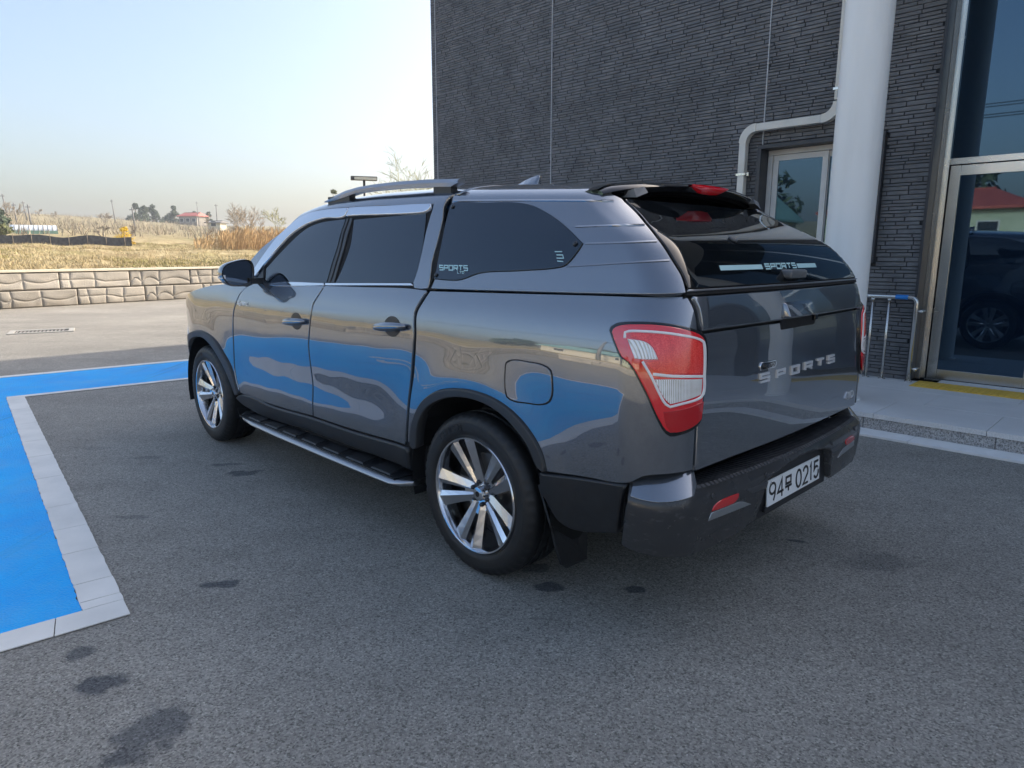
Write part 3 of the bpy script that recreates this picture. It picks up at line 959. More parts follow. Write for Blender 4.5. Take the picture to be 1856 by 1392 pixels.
while k < 9000:
    px = r.uniform(352, 640); rr = r.uniform(42, 66)
    if px < 400 and r.random() < .75: continue
    x, y = at_dist(px, rr); k += 1
    h = r.uniform(.35, 1.5) * (1 if px > 430 else .45 + .5 * max(0, (px - 352) / 90)) * (.8 + .3 * math.sin(x * 1.7) * math.sin(y * .9)); zb = terrain(x, y)
    a = Vector((r.gauss(.1, .14), r.gauss(0, .14), 1)).normalized() * h
    q = Vector((r.gauss(0, 1), r.gauss(0, 1), 0)).normalized() * .017
    p0 = Vector((x, y, zb - .05))
    b.add([p0 - q, p0 + q, p0 + a + q * .5, p0 + a - q * .5], [(0, 1, 2, 3)])
    t = p0 + a; b.add([t - q * 2.2 - a.normalized() * .25, t + q * 2.2 - a.normalized() * .25, t + a.normalized() * .05 + Vector((.06, 0, -.02))], [(0, 1, 2)])
stuff(tag(b.build('dry_reeds', REED), 'stand of orange dry reeds behind the pickup', 'reeds'))

# poles
POLE = noisy('concrete_pole', (.16, .155, .15), (.24, .235, .23), 4, .9)
def pole(px0, top, px1, base, r, label, arm=True):
    x, y = at_dist(px1, r); zb = terrain(x, y)
    x2, y2 = at_dist(px0, r); zt = zpx(px0, top, r)
    e = empty('utility_pole', (x, y, zb)); tag(e, label, 'utility pole', 'poles across the field')
    V, F = tube([(0, 0, -.3), (x2 - x, y2 - y, zt - zb)], [.12, .07], 7); obj('shaft', V, F, POLE, e, True)
    if arm:
        c = Vector((x2 - x, y2 - y, zt - zb - .3)); MB().box(c.x - .34, c.x + .34, c.y - .04, c.y + .04, c.z - .04, c.z + .04).build('crossarm', POLE, e)
    return e
for a in [(18, 352, 24, 405, 125, 'tallest utility pole leaning beside the bare tree'), (36, 368, 37.5, 408, 120, 'plain pole rising from behind the plastic tunnel'),
          (53, 365, 57, 395, 150, 'leaning pole nearest the plastic tunnel end'), (61, 371, 63, 410, 105, 'dark pole with a box standing over the plastic tunnel'),
          (212, 362, 215, 395, 160, 'leaning pole left of the crest evergreens'), (247, 376, 250, 407, 100, 'dark leaning pole in front of the crest evergreens'),
          (364, 366, 365, 392, 190, 'pole behind the red roofed farmhouse'), (398, 370, 398, 396, 150, 'pole beside the large bare shrub')]:
    pole(*a)

# plastic tunnel, net fence, farmhouse, shed
x0, y0 = at_dist(23, 76); x1, y1 = at_dist(109, 76)
FILM = noisy('white_tunnel_film', (.58, .63, .66), (.72, .76, .78), 1.5, .35)
FILMG = noisy('green_tunnel_skirt', (.16, .30, .22), (.26, .40, .32), 1.5, .5)
tz = max(zpx(60, 427, 76), terrain(x0, y0) - .2); Lt = math.hypot(x1 - x0, y1 - y0); an = math.atan2(y1 - y0, x1 - x0)
tn = empty('plastic_tunnel', (x0, y0, tz), an); tag(tn, 'long white plastic growing tunnel with green skirt', 'greenhouse')
hT = zpx(60, 407, 76) - tz
V = []; F = []; n = 14
for i in range(13):
    for k in range(n + 1):
        a = math.pi * k / n; V.append((Lt * i / 12, 1.5 - 1.5 * math.cos(a), hT * .45 + hT * .55 * math.sin(a)))
for i in range(12):
    for k in range(n): F.append((i * (n + 1) + k, (i + 1) * (n + 1) + k, (i + 1) * (n + 1) + k + 1, i * (n + 1) + k + 1))
F += [tuple(range(n + 1)), tuple(reversed(range(12 * (n + 1), 13 * (n + 1))))]
obj('film', V, F, FILM, tn, True)
MB().box(-.02, Lt + .02, -.03, 3.03, -.6, hT * .46).build('skirt', FILMG, tn)
for i in range(11):
    pts = [(Lt * i / 10, 1.5 - 1.52 * math.cos(a), hT * .45 + hT * .56 * math.sin(a)) for a in np.linspace(0, math.pi, 12)]
    tubes('hoop', [(pts, .03)], POLE, tn, 5)
NET = noisy('black_shade_net', (.05, .053, .06), (.11, .112, .12), 6, .9)
nf = empty('net_fence', T(*at_dist(-20, 47))); tag(nf, 'low dark shade net fence crossing the field', 'fence')
pts = [at_dist(px, 47) for px in np.linspace(-40, 240, 26)]
o0 = nf.location
V = []; F = []
for x, y in pts:
    zb = terrain(x, y)
    for dz, dd in ((-.2, 0), (.50, 0), (.50, .02), (-.2, .02)):
        V.append((x - o0.x, y - o0.y + dd, zb + dz - o0.z + (.03 * math.sin(x * 3) if dz > 0 else 0)))
for i in range(len(pts) - 1):
    for k in range(4): F.append((i * 4 + k, (i + 1) * 4 + k, (i + 1) * 4 + (k + 1) % 4, i * 4 + (k + 1) % 4))
obj('netting', V, F, NET, nf)
for i in range(0, len(pts), 3):
    x, y = pts[i]; zb = terrain(x, y) - o0.z
    tubes('stake', [([(x - o0.x, y - o0.y - .04, zb - .2), (x - o0.x, y - o0.y - .04, zb + .58)], .02)], BARK, nf, 5)

REDT = noisy('red_roof_tiles', (.36, .07, .05), (.50, .12, .09), 3, .6)
CREAMW = noisy('cream_render', (.55, .52, .42), (.66, .62, .52), 1.5, .9)
GREENW = noisy('pale_green_render', (.42, .47, .33), (.52, .57, .42), 1.5, .9)
WPANE = mat('house_window_glass', (.02, .03, .04), .08)
def house(name, loc, rz, L, W, hw_, hr, wallm, roofm, label, wins=2, hip=.25):
    e = empty(name, loc, rz); tag(e, label, 'house')
    MB().box(-L / 2, L / 2, -W / 2, W / 2, -1.2, hw_).build('wall', wallm, e)
    ov = .4; hx = L / 2 * (1 - hip)
    V = [(-L / 2 - ov, -W / 2 - ov, hw_), (L / 2 + ov, -W / 2 - ov, hw_), (L / 2 + ov, W / 2 + ov, hw_), (-L / 2 - ov, W / 2 + ov, hw_), (-hx, 0, hw_ + hr), (hx, 0, hw_ + hr)]
    V += [(x, y, z - .14) for x, y, z in V[:4]]
    F = [(0, 1, 5, 4), (2, 3, 4, 5), (1, 2, 5), (3, 0, 4), (9, 8, 7, 6), (0, 6, 7, 1), (1, 7, 8, 2), (2, 8, 9, 3), (3, 9, 6, 0)]
    rf = obj('roof', V, F, roofm, e)
    tubes('ridge', [([(-hx, 0, hw_ + hr), (hx, 0, hw_ + hr)], .09)], roofm, rf, 6)
    for i in range(wins):
        x = -L / 2 + L * (i + .5) / wins
        w = MB().box(x - .55, x + .55, -W / 2 - .06, -W / 2 - .005, .75, 1.75).build('window', PVC, e)
        MB().box(x - .47, x + .47, -W / 2 - .075, -W / 2 - .058, .83, 1.67).build('pane', WPANE, w)
    return e
x, y = at_dist(355, 200); zb = terrain(x, y)
house('farmhouse', (x, y, zb), R(-14), 5.4, 4, zpx(355, 392, 200) - zb, .9, noisy('weathered_boards', (.20, .18, .16), (.30, .28, .25), 2, .9), REDT, 'small farmhouse with faded red roof on the crest', 3, .1)
x, y = at_dist(397, 140); zb = terrain(x, y)
house('field_shed', (x, y, zb), R(-10), 2.6, 2, 1.5, .3, CREAMW, POLE, 'tiny pale field shed beside the large bare shrub', 1, .05)
# farmyard opposite the entrance, seen in the door and window glass
x, y, _ = uv(-33, 12.0); house('red_roofed_house', (x, y, terrain(x, y)), R(135), 10.5, 7, 2.5, 1.2, GREENW, REDT, 'pale green house with bright red hipped roof mirrored in the entrance door', 3, .42)
TEAL = noisy('teal_sheet_roof', (.18, .36, .34), (.28, .46, .42), 3, .5)
x, y, _ = uv(-30, 25); house('green_roofed_barn', (x, y, terrain(x, y)), R(135), 9, 6, 2.2, 1.6, CREAMW, TEAL, 'cream barn with teal sheet roof mirrored in the office window', 2, .05)
x, y, _ = uv(-44, -2); house('grey_roofed_house', (x, y, terrain(x, y)), R(130), 9, 7, 2.6, 1.5, CREAMW, POLE, 'cream house with grey roof across the lot from the pickup', 2, .3)
for i, (u_, v_, h_, w_) in enumerate([(-50, 30, 7, 6), (-46, 40, 6, 6), (-55, 15, 7, 7), (-52, 2, 6, 6), (-60, 50, 8, 8), (-38, 44, 5, 5), (-58, -14, 7, 7)]):
    x, y, _ = uv(u_, v_)
    leaf_tree('roadside_tree', (x, y, terrain(x, y)), h_, w_, 80 + i, ['dark tree standing beyond the farmyard houses'][0], PINE, False, 900, .5, 'trees beyond the farmyard')
# wires across the farmyard
WP = [uv(-26, v_) for v_ in (-20, 24, 66)]
for i, (x, y, _) in enumerate(WP):
    zb = terrain(x, y); e = empty('utility_pole', (x, y, zb)); tag(e, 'concrete pole carrying wires in front of the farmyard', 'utility pole', 'poles along the farmyard')
    V, F = tube([(0, 0, -.3), (0, 0, 8)], [.17, .11], 8); obj('shaft', V, F, POLE, e, True)
    for zz in (7.2, 7.7): obj('crossarm', [Vector(q) for q in boxv(-.9, .9, -.05, .05, zz, zz + .1)], BOXF, POLE, e)
WIREM = mat('wire', (.02, .02, .02), .6)
for k in range(4):
    pts = []
    for s in range(2):
        a, b_ = WP[s], WP[s + 1]
        for t in np.linspace(0, 1, 14):
            x = a[0] + (b_[0] - a[0]) * t; y = a[1] + (b_[1] - a[1]) * t
            z0 = terrain(a[0], a[1]) * (1 - t) + terrain(b_[0], b_[1]) * t
            pts.append((x + (k % 2) * .8 * S2, y + (k % 2) * .8 * S2, z0 + 7.3 + .5 * (k // 2) - 1.6 * t * (1 - t)))
    tag(tubes('overhead_wire', [(pts, .022)], WIREM, None, 4), 'black overhead wire strung between the farmyard poles', 'wire', 'wires along the farmyard')

# lot light above the pickup roof
x, y = at_dist(665, 29.5)
ll = empty('lot_light', (x, y, 0 if lot_d(x, y) < 0 else terrain(x, y)), R(18)); tag(ll, 'flat twin panel lot light on a dark post behind the pickup', 'street light')
zt = zpx(665, 331, 29.5) - ll.location.z
LAMPM = mat('lamp_dark_housing', (.06, .055, .05), .5)
tubes('post', [([(0, 0, -.1), (0, 0, zt + .12)], [.06, .05])], LAMPM, ll, 10)
MB().box(-.53, .53, -.13, .13, zt + .08, zt + .24).build('head', LAMPM, ll, bevel=.02)
MB().box(-.40, .50, -.138, -.128, zt + .10, zt + .20).build('diffuser', noisy('lamp_diffuser', (.62, .58, .45), (.7, .66, .52), 6, .4), ll)
# ------------------------------------------------------------------ pickup truck
CX, CY, CAZ = .4997, 3.5371, -.7706
truck = empty('pickup_truck', (CX, CY, 0), math.pi / 2 - CAZ)
tag(truck, 'dark grey double cab pickup with a matching hardtop over its bed', 'pickup truck')
Fv = np.array([math.sin(CAZ), math.cos(CAZ), 0]); Lv = np.array([-math.cos(CAZ), math.sin(CAZ), 0])
CO = np.array([-CX * Fv[0] - CY * Fv[1], -CX * Lv[0] - CY * Lv[1], CAM_H])     # camera in the truck frame
CR = np.array([Fv[0], Lv[0], 0.0])                                             # camera axes in the truck frame
_up = np.array([0, sp_, cp_]); _fw = np.array([0, cp_, -sp_])
CU = np.array([_up @ Fv, _up @ Lv, _up[2]]); CF = np.array([_fw @ Fv, _fw @ Lv, _fw[2]])
def cproj(P):
    d = P - CO; z = d @ CF
    return np.stack([PW / 2 + FPX * (d @ CR) / z, PH / 2 - FPX * (d @ CU) / z], -1)

# --- materials
PAINT = mat('gunmetal_paint', (.085, .088, .098), .24, .72, 1.0, coat_ior=2.3, coat_rough=.01)
p = pos(PAINT, obj=True)
fl_ = N(PAINT, 'ShaderNodeTexVoronoi'); fl_.inputs['Scale'].default_value = 900
link(PAINT.node_tree, p, fl_.inputs['Vector'])
sp2 = N(PAINT, 'ShaderNodeSeparateColor'); link(PAINT.node_tree, fl_.outputs['Color'], sp2.inputs[0])
setcol(PAINT, ramp(PAINT, sp2.outputs[0], [(0, (.088, .104, .128)), (1, (.145, .165, .194))]))
BLKP = noisy('black_plastic', (.010, .0105, .012), (.017, .0175, .019), 30, .38, .0006, bscale=300)
BUMPM = mat('bumper_plastic', (.036, .0365, .038), .24, spec=.5)
p = pos(BUMPM, obj=True)
scf = ramp(BUMPM, noise(BUMPM, pos(BUMPM, (6, 6, 14), True), 3.0, 8, .75), [(.56, 0.0), (.66, 1.0)])
setcol(BUMPM, mix(BUMPM, math_(BUMPM, 'MULTIPLY', scf, .35), (.036, .0365, .038), (.12, .12, .125)))
setrough(BUMPM, ramp(BUMPM, noise(BUMPM, p, 5, 5), [(.35, .17), (.65, .32)]))
GAPM = mat('gap_black', (.004, .004, .0045), .8)
GLOSS = mat('gloss_black', (.006, .006, .007), .06, ior=1.6)
CGLASS = mat('privacy_glass', (.006, .009, .013), .012, ior=1.75); bsdf(CGLASS).inputs['Specular Tint'].default_value = (.72, .86, 1.0, 1)
RGLASS = mat('rear_window_glass', (.004, .005, .006), .012, ior=1.5)
CHROME = mat('chrome', (.72, .73, .75), .06, 1.0)
VISOR = mat('satin_chrome_visor', (.70, .72, .76), .16, 1.0)
ALU = mat('satin_aluminium', (.40, .41, .43), .34, 1.0)
RIMM = mat('machined_rim', (.72, .72, .73), .12, 1.0)
RIMD = mat('dark_rim_face', (.60, .60, .61), .24, 1.0)
RUB = noisy('tyre_rubber', (.007, .007, .0075), (.013, .013, .0135), 12, .5, .0008, bscale=160)
LRED = mat('red_lens', (.70, .002, .008), .04, coat=1.0, ior=1.5, coat_ior=1.8); bsdf(LRED).inputs['Emission Color'].default_value = (0, 0, 0, 1)
LRED2 = mat('bright_red_lens', (.85, .03, .025), .05, coat=1.0)
pl_ = pos(LRED2, (1, 1, 1), True); vl_ = N(LRED2, 'ShaderNodeTexVoronoi'); vl_.inputs['Scale'].default_value = 210
link(LRED2.node_tree, pl_, vl_.inputs['Vector']); bump(LRED2, vl_.outputs['Distance'], .12, .003)
setcol(LRED2, ramp(LRED2, math_(LRED2, 'ADD', math_(LRED2, 'MULTIPLY', vl_.outputs['Distance'], .35), math_(LRED2, 'MULTIPLY', noise(LRED2, pos(LRED2, (6, 40, 6), True), 1, 3), .6)), [(.30, (.70, .015, .012)), (.5, (.90, .05, .04)), (.7, (.95, .12, .09))]))
LDRK = mat('deep_red_lens', (.45, .001, .005), .04, coat=1.0)
LWHT = mat('lamp_white_frame', (.80, .78, .76), .12, coat=.6)
LCLR = mat('clear_lens', (.62, .62, .60), .12, 0, coat=1.0)
pc_ = pos(LCLR, (1, 1, 1), True); wv = N(LCLR, 'ShaderNodeTexWave'); wv.inputs['Scale'].default_value = 60; wv.bands_direction = 'Y'
link(LCLR.node_tree, pc_, wv.inputs['Vector'])
setcol(LCLR, ramp(LCLR, math_(LCLR, 'ADD', math_(LCLR, 'MULTIPLY', wv.outputs[0], .7), math_(LCLR, 'MULTIPLY', noise(LCLR, pc_, 30, 3), .4)), [(.10, (.34, .24, .14)), (.32, (.70, .67, .60)), (.7, (.95, .94, .92))]))
bump(LCLR, wv.outputs[0], .5, .006)
REFL = mat('red_reflector', (.55, .012, .016), .12, coat=1.0)
PLATE = noisy('plate_white', (.74, .76, .76), (.80, .81, .80), 10, .35)
INK = mat('plate_black', (.008, .008, .009), .4)
DECAL = mat('pale_teal_decal', (.42, .62, .62), .35)
DISC = mat('brake_disc', (.22, .21, .20), .35, 1.0)

# --- charts: smooth tables
def table(pts, lo, hi, sm=.03):
    xs = np.arange(lo, hi, .004)
    a = np.interp(xs, [q[0] for q in pts], [q[1] for q in pts])
    k = max(1, int(sm / .004)); ker = np.hanning(2 * k + 3); ker /= ker.sum()
    pad = len(ker) // 2
    ap = np.concatenate([a[0] - (a[1] - a[0]) * np.arange(pad, 0, -1), a, a[-1] + (a[-1] - a[-2]) * np.arange(1, pad + 1)])
    a2 = np.convolve(ap, ker, 'valid')
    return lambda x: np.interp(x, xs, a2)
W_ = table([(.05, .84), (.25, .875), (.35, .900), (.45, .918), (.55, .931), (.70, .946), (.85, .956), (.95, .960), (1.05, .957), (1.12, .949), (1.18, .934), (1.24, .910), (1.28, .888), (1.34, .862), (1.5, .79)], .05, 1.5, .07)
Rz = table([(.05, .96), (.55, .990), (.69, 1.0), (.9, .998), (1.1, .990), (1.19, .980), (1.25, .967), (1.31, .948), (1.5, .89)], .05, 1.5, .05)
CA = .20
def side_y(x, z):
    y = W_(z) - .45 * np.maximum(0, x - 3.2) ** 2
    for wx in (0.0, 3.1):
        d = np.hypot(x - wx, z - .375)
        y = y + .013 * np.exp(-((d - .50) / .10) ** 2)
    dw = 1 / (1 + np.exp(-(x - .62) / .07)) / (1 + np.exp((x - 2.5) / .07))
    y = y - .012 * np.exp(-((z - .68) / .12) ** 2) * dw
    y = y + .0035 * np.tanh((1.135 - z) / .012) * dw * (1 / (1 + np.exp(-(x - 1.2) / .3)))
    y = y + .0009 * np.sin(6.5 * x + 1.3) * np.sin(9 * z + .5) + .00035 * np.sin(15 * x + 4 * z) * np.sin(13 * z - 5 * x)
    return y
def wrap(t, y_side_fn, w, Rr, c, x_off, bulge, bp=2.0):
    T = c * math.pi / 2 + (w - c)
    far = t < -T
    tt = np.where(far, -2 * T - t, t)
    xs = tt - (Rr - c)
    ys = y_side_fn(xs)
    th = np.clip(-tt / c, 0, math.pi / 2)
    xc = -(Rr - c) - c * np.sin(th); yc = w - c + c * np.cos(th)
    yr = (w - c) - (-tt - c * math.pi / 2)
    b = bulge * np.maximum(0, 1 - (yr / (w - c)) ** 2) ** bp
    X = np.where(tt >= 0, xs, np.where(tt > -c * math.pi / 2, xc, -Rr - b))
    Y = np.where(tt >= 0, ys, np.where(tt > -c * math.pi / 2, yc, yr))
    return X, np.where(far, -Y, Y)
def fA(t, z):
    Rr = Rz(z); w = side_y(-(Rr - CA), z)
    X, Y = wrap(t, lambda x: side_y(x, z), w, Rr, CA, 0, .016)
    return np.stack([X, Y, z + 0 * t], -1)
# greenhouse and hardtop profile: arc length s up the side and over the roof
prof = np.array([(.925, 1.18), (.900, 1.25), (.878, 1.30), (.836, 1.40), (.795, 1.48), (.755, 1.56), (.716, 1.63), (.688, 1.682), (.655, 1.722), (.610, 1.748), (.54, 1.766), (.42, 1.783), (.25, 1.798), (0, 1.806), (-.2, 1.80)])
_s = np.concatenate([[0], np.cumsum(np.hypot(*np.diff(prof, axis=0).T))])
SS = np.arange(0, _s[-1], .004)
def _sm(a, k=9):
    ker = np.hanning(2 * k + 3); ker /= ker.sum(); pad = len(ker) // 2
    ap = np.concatenate([a[0] - (a[1] - a[0]) * np.arange(pad, 0, -1), a, a[-1] + (a[-1] - a[-2]) * np.arange(1, pad + 1)])
    return np.convolve(ap, ker, 'valid')
PYs = _sm(np.interp(SS, _s, prof[:, 0])); PZs = _sm(np.interp(SS, _s, prof[:, 1]))
S_MAX = float(np.interp(0, -PYs, SS))
zc_ = table([(-1.2, 1.62), (-.75, 1.705), (-.43, 1.752), (.22, 1.79), (.6, 1.806), (1.2, 1.818), (1.6, 1.812), (1.85, 1.793), (2.1, 1.755), (2.6, 1.66), (3, 1.58)], -1.2, 3, .2)
Rc = table([(1.1, 1.0), (1.25, .97), (1.32, .945), (1.37, .922), (1.42, .882), (1.485, .825), (1.545, .745), (1.605, .665), (1.645, .605), (1.69, .515), (1.85, .40)], 1.1, 1.85, .10)
CC = .14
def fB(t, s):
    y = np.interp(s, SS, PYs); z0 = np.interp(s, SS, PZs)
    Rr = Rc(z0)
    X, Y = wrap(t, lambda x: y, y, Rr, CC, 0, .02, 1.0)
    k = np.clip((z0 - 1.45) / .30, 0, 1); k = k * k * (3 - 2 * k)
    z = z0 - (1.806 - zc_(X)) * k * np.where(t < -CC * .5, .0, 1.0) - np.where(t < -CC * .5, 1, 0) * (1.806 - zc_(-(Rr - CC))) * k
    return np.stack([X, Y, z], -1)
def s_at_z(z): return float(np.interp(z, PZs[:int(S_MAX / .004)], SS[:int(S_MAX / .004)]))
Wd = table([(.17, .86), (.27, .895), (.35, .925), (.43, .942), (.55, .952), (.588, .950), (.70, .872), (.72, .845)], .17, .74, .018)
Rd = table([(.17, .94), (.27, .975), (.35, 1.005), (.43, 1.02), (.55, 1.027), (.588, 1.025), (.70, .962), (.72, .93)], .17, .74, .018)
CD = .19
def fD(t, z):
    Rr = Rd(z); w = Wd(z)
    X, Y = wrap(t, lambda x: w + 0 * x - .012 * np.clip((x + .9) / .5, 0, 1), w, Rr, CD, 0, .045, 1.0)
    return np.stack([X, Y, z + 0 * t], -1)

class Chart:
    def __init__(s, f, t0, t1, v0, v1, nt=260, nv=110):
        s.f = f
        t = np.linspace(t0, t1, nt); v = np.linspace(v0, v1, nv)
        s.T, s.V = np.meshgrid(t, v)
        P = f(s.T, s.V); s.Q = cproj(P)
        n = s.normal(s.T, s.V)
        s.ok = ((CO - P) * n).sum(-1) > 0
    def normal(s, t, v, e=1e-3):
        a = s.f(t + e, v) - s.f(t - e, v); b = s.f(t, v + e) - s.f(t, v - e)
        n = np.cross(a, b); n /= np.linalg.norm(n, axis=-1, keepdims=True) + 1e-12
        P = s.f(t, v); C = np.stack([np.clip(P[..., 0], -.6, 3.0), 0 * P[..., 1], 0 * P[..., 2] + .9], -1)
        sg = np.sign(((P - C) * n).sum(-1, keepdims=True)); sg[sg == 0] = 1
        return n * sg
    def inv(s, px):
        px = np.array(px, float)
        d = ((s.Q - px) ** 2).sum(-1) + np.where(s.ok, 0, 1e7)
        i = np.unravel_index(np.argmin(d), d.shape)
        q = np.array([s.T[i], s.V[i]])
        for _ in range(12):
            e = 1e-4
            f0 = cproj(s.f(q[0], q[1])); ft = cproj(s.f(q[0] + e, q[1])); fv = cproj(s.f(q[0], q[1] + e))
            J = np.stack([(ft - f0) / e, (fv - f0) / e], -1)
            r_ = px - f0
            if (r_ ** 2).sum() < 1e-6: break
            try: st_ = np.linalg.solve(J.T @ J + 1e-3 * np.eye(2), J.T @ r_)
            except np.linalg.LinAlgError: break
            n_ = np.linalg.norm(st_)
            q = q + st_ * min(1, .05 / (n_ + 1e-9))
        return (float(q[0]), float(q[1]))
A = Chart(fA, -2.2, 4.75, .15, 1.42, 400, 130)
Bc = Chart(fB, -2.0, 4.2, .02, S_MAX, 400, 130)
Dc = Chart(fD, -2.4, .5, .25, .71, 300, 80)
def ax(x, z): return (x + float(Rz(z)) - CA, z)
def bx(x, z):
    return (x + float(Rc(z)) - CC, s_at_z(z))
def bs(x, s):
    z0 = float(np.interp(s, SS, PZs)); return (x + float(Rc(z0)) - CC, s)
def U(chart, pts):
    """pixels -> chart coordinates; ('x', x, z) and ('t', t, v) entries pass through"""
    out = []
    for q in pts:
        if q[0] == 'x': out.append(ax(q[1], q[2]) if chart is A else bx(q[1], q[2]))
        elif q[0] == 's': out.append(bs(q[1], q[2]))
        elif q[0] == 't': out.append((q[1], q[2]))
        else: out.append(chart.inv(q))
    return out

def smooth_poly(pts, step, corner=38, closed=True):
    pts = [np.array(p_, float) for p_ in pts]; n = len(pts)
    cor = []
    for i in range(n):
        if not closed and i in (0, n - 1): cor.append(True); continue
        a = pts[i] - pts[i - 1]; b = pts[(i + 1) % n] - pts[i]
        la, lb = np.linalg.norm(a), np.linalg.norm(b)
        ang = math.degrees(math.acos(max(-1, min(1, float(a @ b) / (la * lb + 1e-12)))))
        cor.append(ang > corner)
    out = []
    for i in range(n if closed else n - 1):
        p1, p2 = pts[i], pts[(i + 1) % n]
        L_ = np.linalg.norm(p2 - p1); k = max(1, int(round(L_ / step)))
        p0 = 2 * p1 - p2 if cor[i] else pts[i - 1]
        p3 = 2 * p2 - p1 if cor[(i + 1) % n] else pts[(i + 2) % n]
        # chordal tangents keep uneven points from overshooting
        l0 = np.linalg.norm(p1 - p0) + 1e-9; l2 = np.linalg.norm(p3 - p2) + 1e-9
        m1 = ((p1 - p0) / l0 * L_ + (p2 - p1)) * .5; m2 = ((p3 - p2) / l2 * L_ + (p2 - p1)) * .5
        for j in range(k):
            t = j / k; t2, t3 = t * t, t * t * t
            out.append((2 * t3 - 3 * t2 + 1) * p1 + (t3 - 2 * t2 + t) * m1 + (-2 * t3 + 3 * t2) * p2 + (t3 - t2) * m2)
    if not closed: out.append(pts[-1])
    return np.array(out)

def area2(P): return float(np.sum(P[:, 0] * np.roll(P[:, 1], -1) - np.roll(P[:, 0], -1) * P[:, 1]))
def inside(P, x, y):
    j = np.roll(np.arange(len(P)), 1)
    c = ((P[:, 1] > y[:, None]) != (P[j, 1] > y[:, None]))
    xi = (P[j, 0] - P[:, 0]) * (y[:, None] - P[:, 1]) / (P[j, 1] - P[:, 1] + 1e-15) + P[:, 0]
    return ((c & (x[:, None] < xi)).sum(1) % 2) == 1

def panel_mesh(chart, uvp, off=0.0, thick=.018, bevel=.002, res=.03, corner=38, ostep=None):
    P = smooth_poly(uvp, ostep or res * .7, corner)
    if area2(P) < 0: P = P[::-1]
    e1 = P - np.roll(P, 1, 0); e2 = np.roll(P, -1, 0) - P
    e1 /= np.linalg.norm(e1, axis=1, keepdims=True) + 1e-12; e2 /= np.linalg.norm(e2, axis=1, keepdims=True) + 1e-12
    nn = np.stack([-(e1 + e2)[:, 1], (e1 + e2)[:, 0]], 1); ln = np.linalg.norm(nn, axis=1, keepdims=True) + 1e-9
    nn = nn / ln; mit = np.clip(2 / ln, 1, 1.8)
    I = P + nn * bevel * mit
    n = len(P)
    lo, hi = P.min(0), P.max(0)
    gx, gy = np.meshgrid(np.arange(lo[0] + res * .5, hi[0], res), np.arange(lo[1] + res * .5, hi[1], res))
    gx = gx.ravel(); gy = gy.ravel()
    if len(gx):
        k = inside(I, gx, gy)
        gx, gy = gx[k], gy[k]
        if len(gx):
            dm = np.min((gx[:, None] - I[None, :, 0]) ** 2 + (gy[:, None] - I[None, :, 1]) ** 2, 1)
            k = dm > (res * .35) ** 2; gx, gy = gx[k], gy[k]
    pts = [Vector((float(a), float(b))) for a, b in I] + [Vector((float(a), float(b))) for a, b in zip(gx, gy)]
    r_ = delaunay_2d_cdt(pts, [], [list(range(n))], 1, 1e-7)
    ov = np.array([(v.x, v.y) for v in r_[0]]); faces = [tuple(f_) for f_ in r_[2]]
    orig = r_[3]
    ring = [None] * n
    for vi, os_ in enumerate(orig):
        for o_ in os_:
            if o_ < n: ring[o_] = vi
    n3 = chart.normal(ov[:, 0], ov[:, 1]); p3 = chart.f(ov[:, 0], ov[:, 1]) + n3 * off
    nP = chart.normal(P[:, 0], P[:, 1]); pP = chart.f(P[:, 0], P[:, 1])
    # outward direction in 3d
    pI = chart.f(I[:, 0], I[:, 1]); out = pP - pI; out /= np.linalg.norm(out, axis=1, keepdims=True) + 1e-9
    k0 = len(ov)
    verts = list(p3) + list(pP + nP * (off - bevel)) + list(pP + nP * (off - bevel - thick))
    norms = list(n3) + list((nP * .45 + out * .9)) + list(out)
    # orientation of the fill
    f0 = faces[0]; nf = np.cross(p3[f0[1]] - p3[f0[0]], p3[f0[2]] - p3[f0[0]])
    flip = (nf @ n3[f0[0]]) < 0
    F = [tuple(reversed(f_)) if flip else f_ for f_ in faces]
    for i in range(n):
        j = (i + 1) % n
        if ring[i] is None or ring[j] is None: continue
        q1 = (ring[i], k0 + i, k0 + j, ring[j]); q2 = (k0 + i, k0 + n + i, k0 + n + j, k0 + j)
        if flip: q1 = q1[::-1]; q2 = q2[::-1]
        F += [q1, q2]
    # make sure the skirt faces outwards
    a = F[len(faces)]; nf = np.cross(np.array(verts[a[1]]) - verts[a[0]], np.array(verts[a[2]]) - verts[a[0]])
    if nf @ (nP[0] + out[0]) < 0:
        F = F[:len(faces)] + [f_[::-1] for f_ in F[len(faces):]]
    return np.array(verts), F, np.array(norms)

def mk(name, V, F, Nn, m, parent, mirror=False):
    if mirror:
        V = V * np.array([1, -1, 1]); Nn = Nn * np.array([1, -1, 1]); F = [f_[::-1] for f_ in F]
    me = mesh(V, F, True)
    me.materials.append(m)
    Nn = Nn / (np.linalg.norm(Nn, axis=1, keepdims=True) + 1e-9)
    me.normals_split_custom_set_from_vertices([tuple(map(float, q)) for q in Nn])
    return link_obj(name, me, parent)

def panel(name, chart, pts, m, parent=None, both=True, **kw):
    V, F, Nn = panel_mesh(chart, U(chart, pts), **kw)
    par = parent if isinstance(parent, tuple) else (parent or truck, parent or truck)
    a = mk(name, V, F, Nn, m, par[0])
    if not both: return a
    return (a, mk(name, V, F, Nn, m, par[1], True))

def twin(name, verts, faces, m, parent=None, smooth=False, sharp=None):
    par = parent if isinstance(parent, tuple) else (parent or truck, parent or truck)
    o1 = obj(name, verts, faces, m, par[0], smooth)
    o2 = obj(name, [(v[0], -v[1], v[2]) for v in verts], [tuple(reversed(f_)) for f_ in faces], m, par[1], smooth)
    if sharp:
        for o in (o1, o2): o.data.set_sharp_from_angle(angle=R(sharp))
    return (o1, o2)

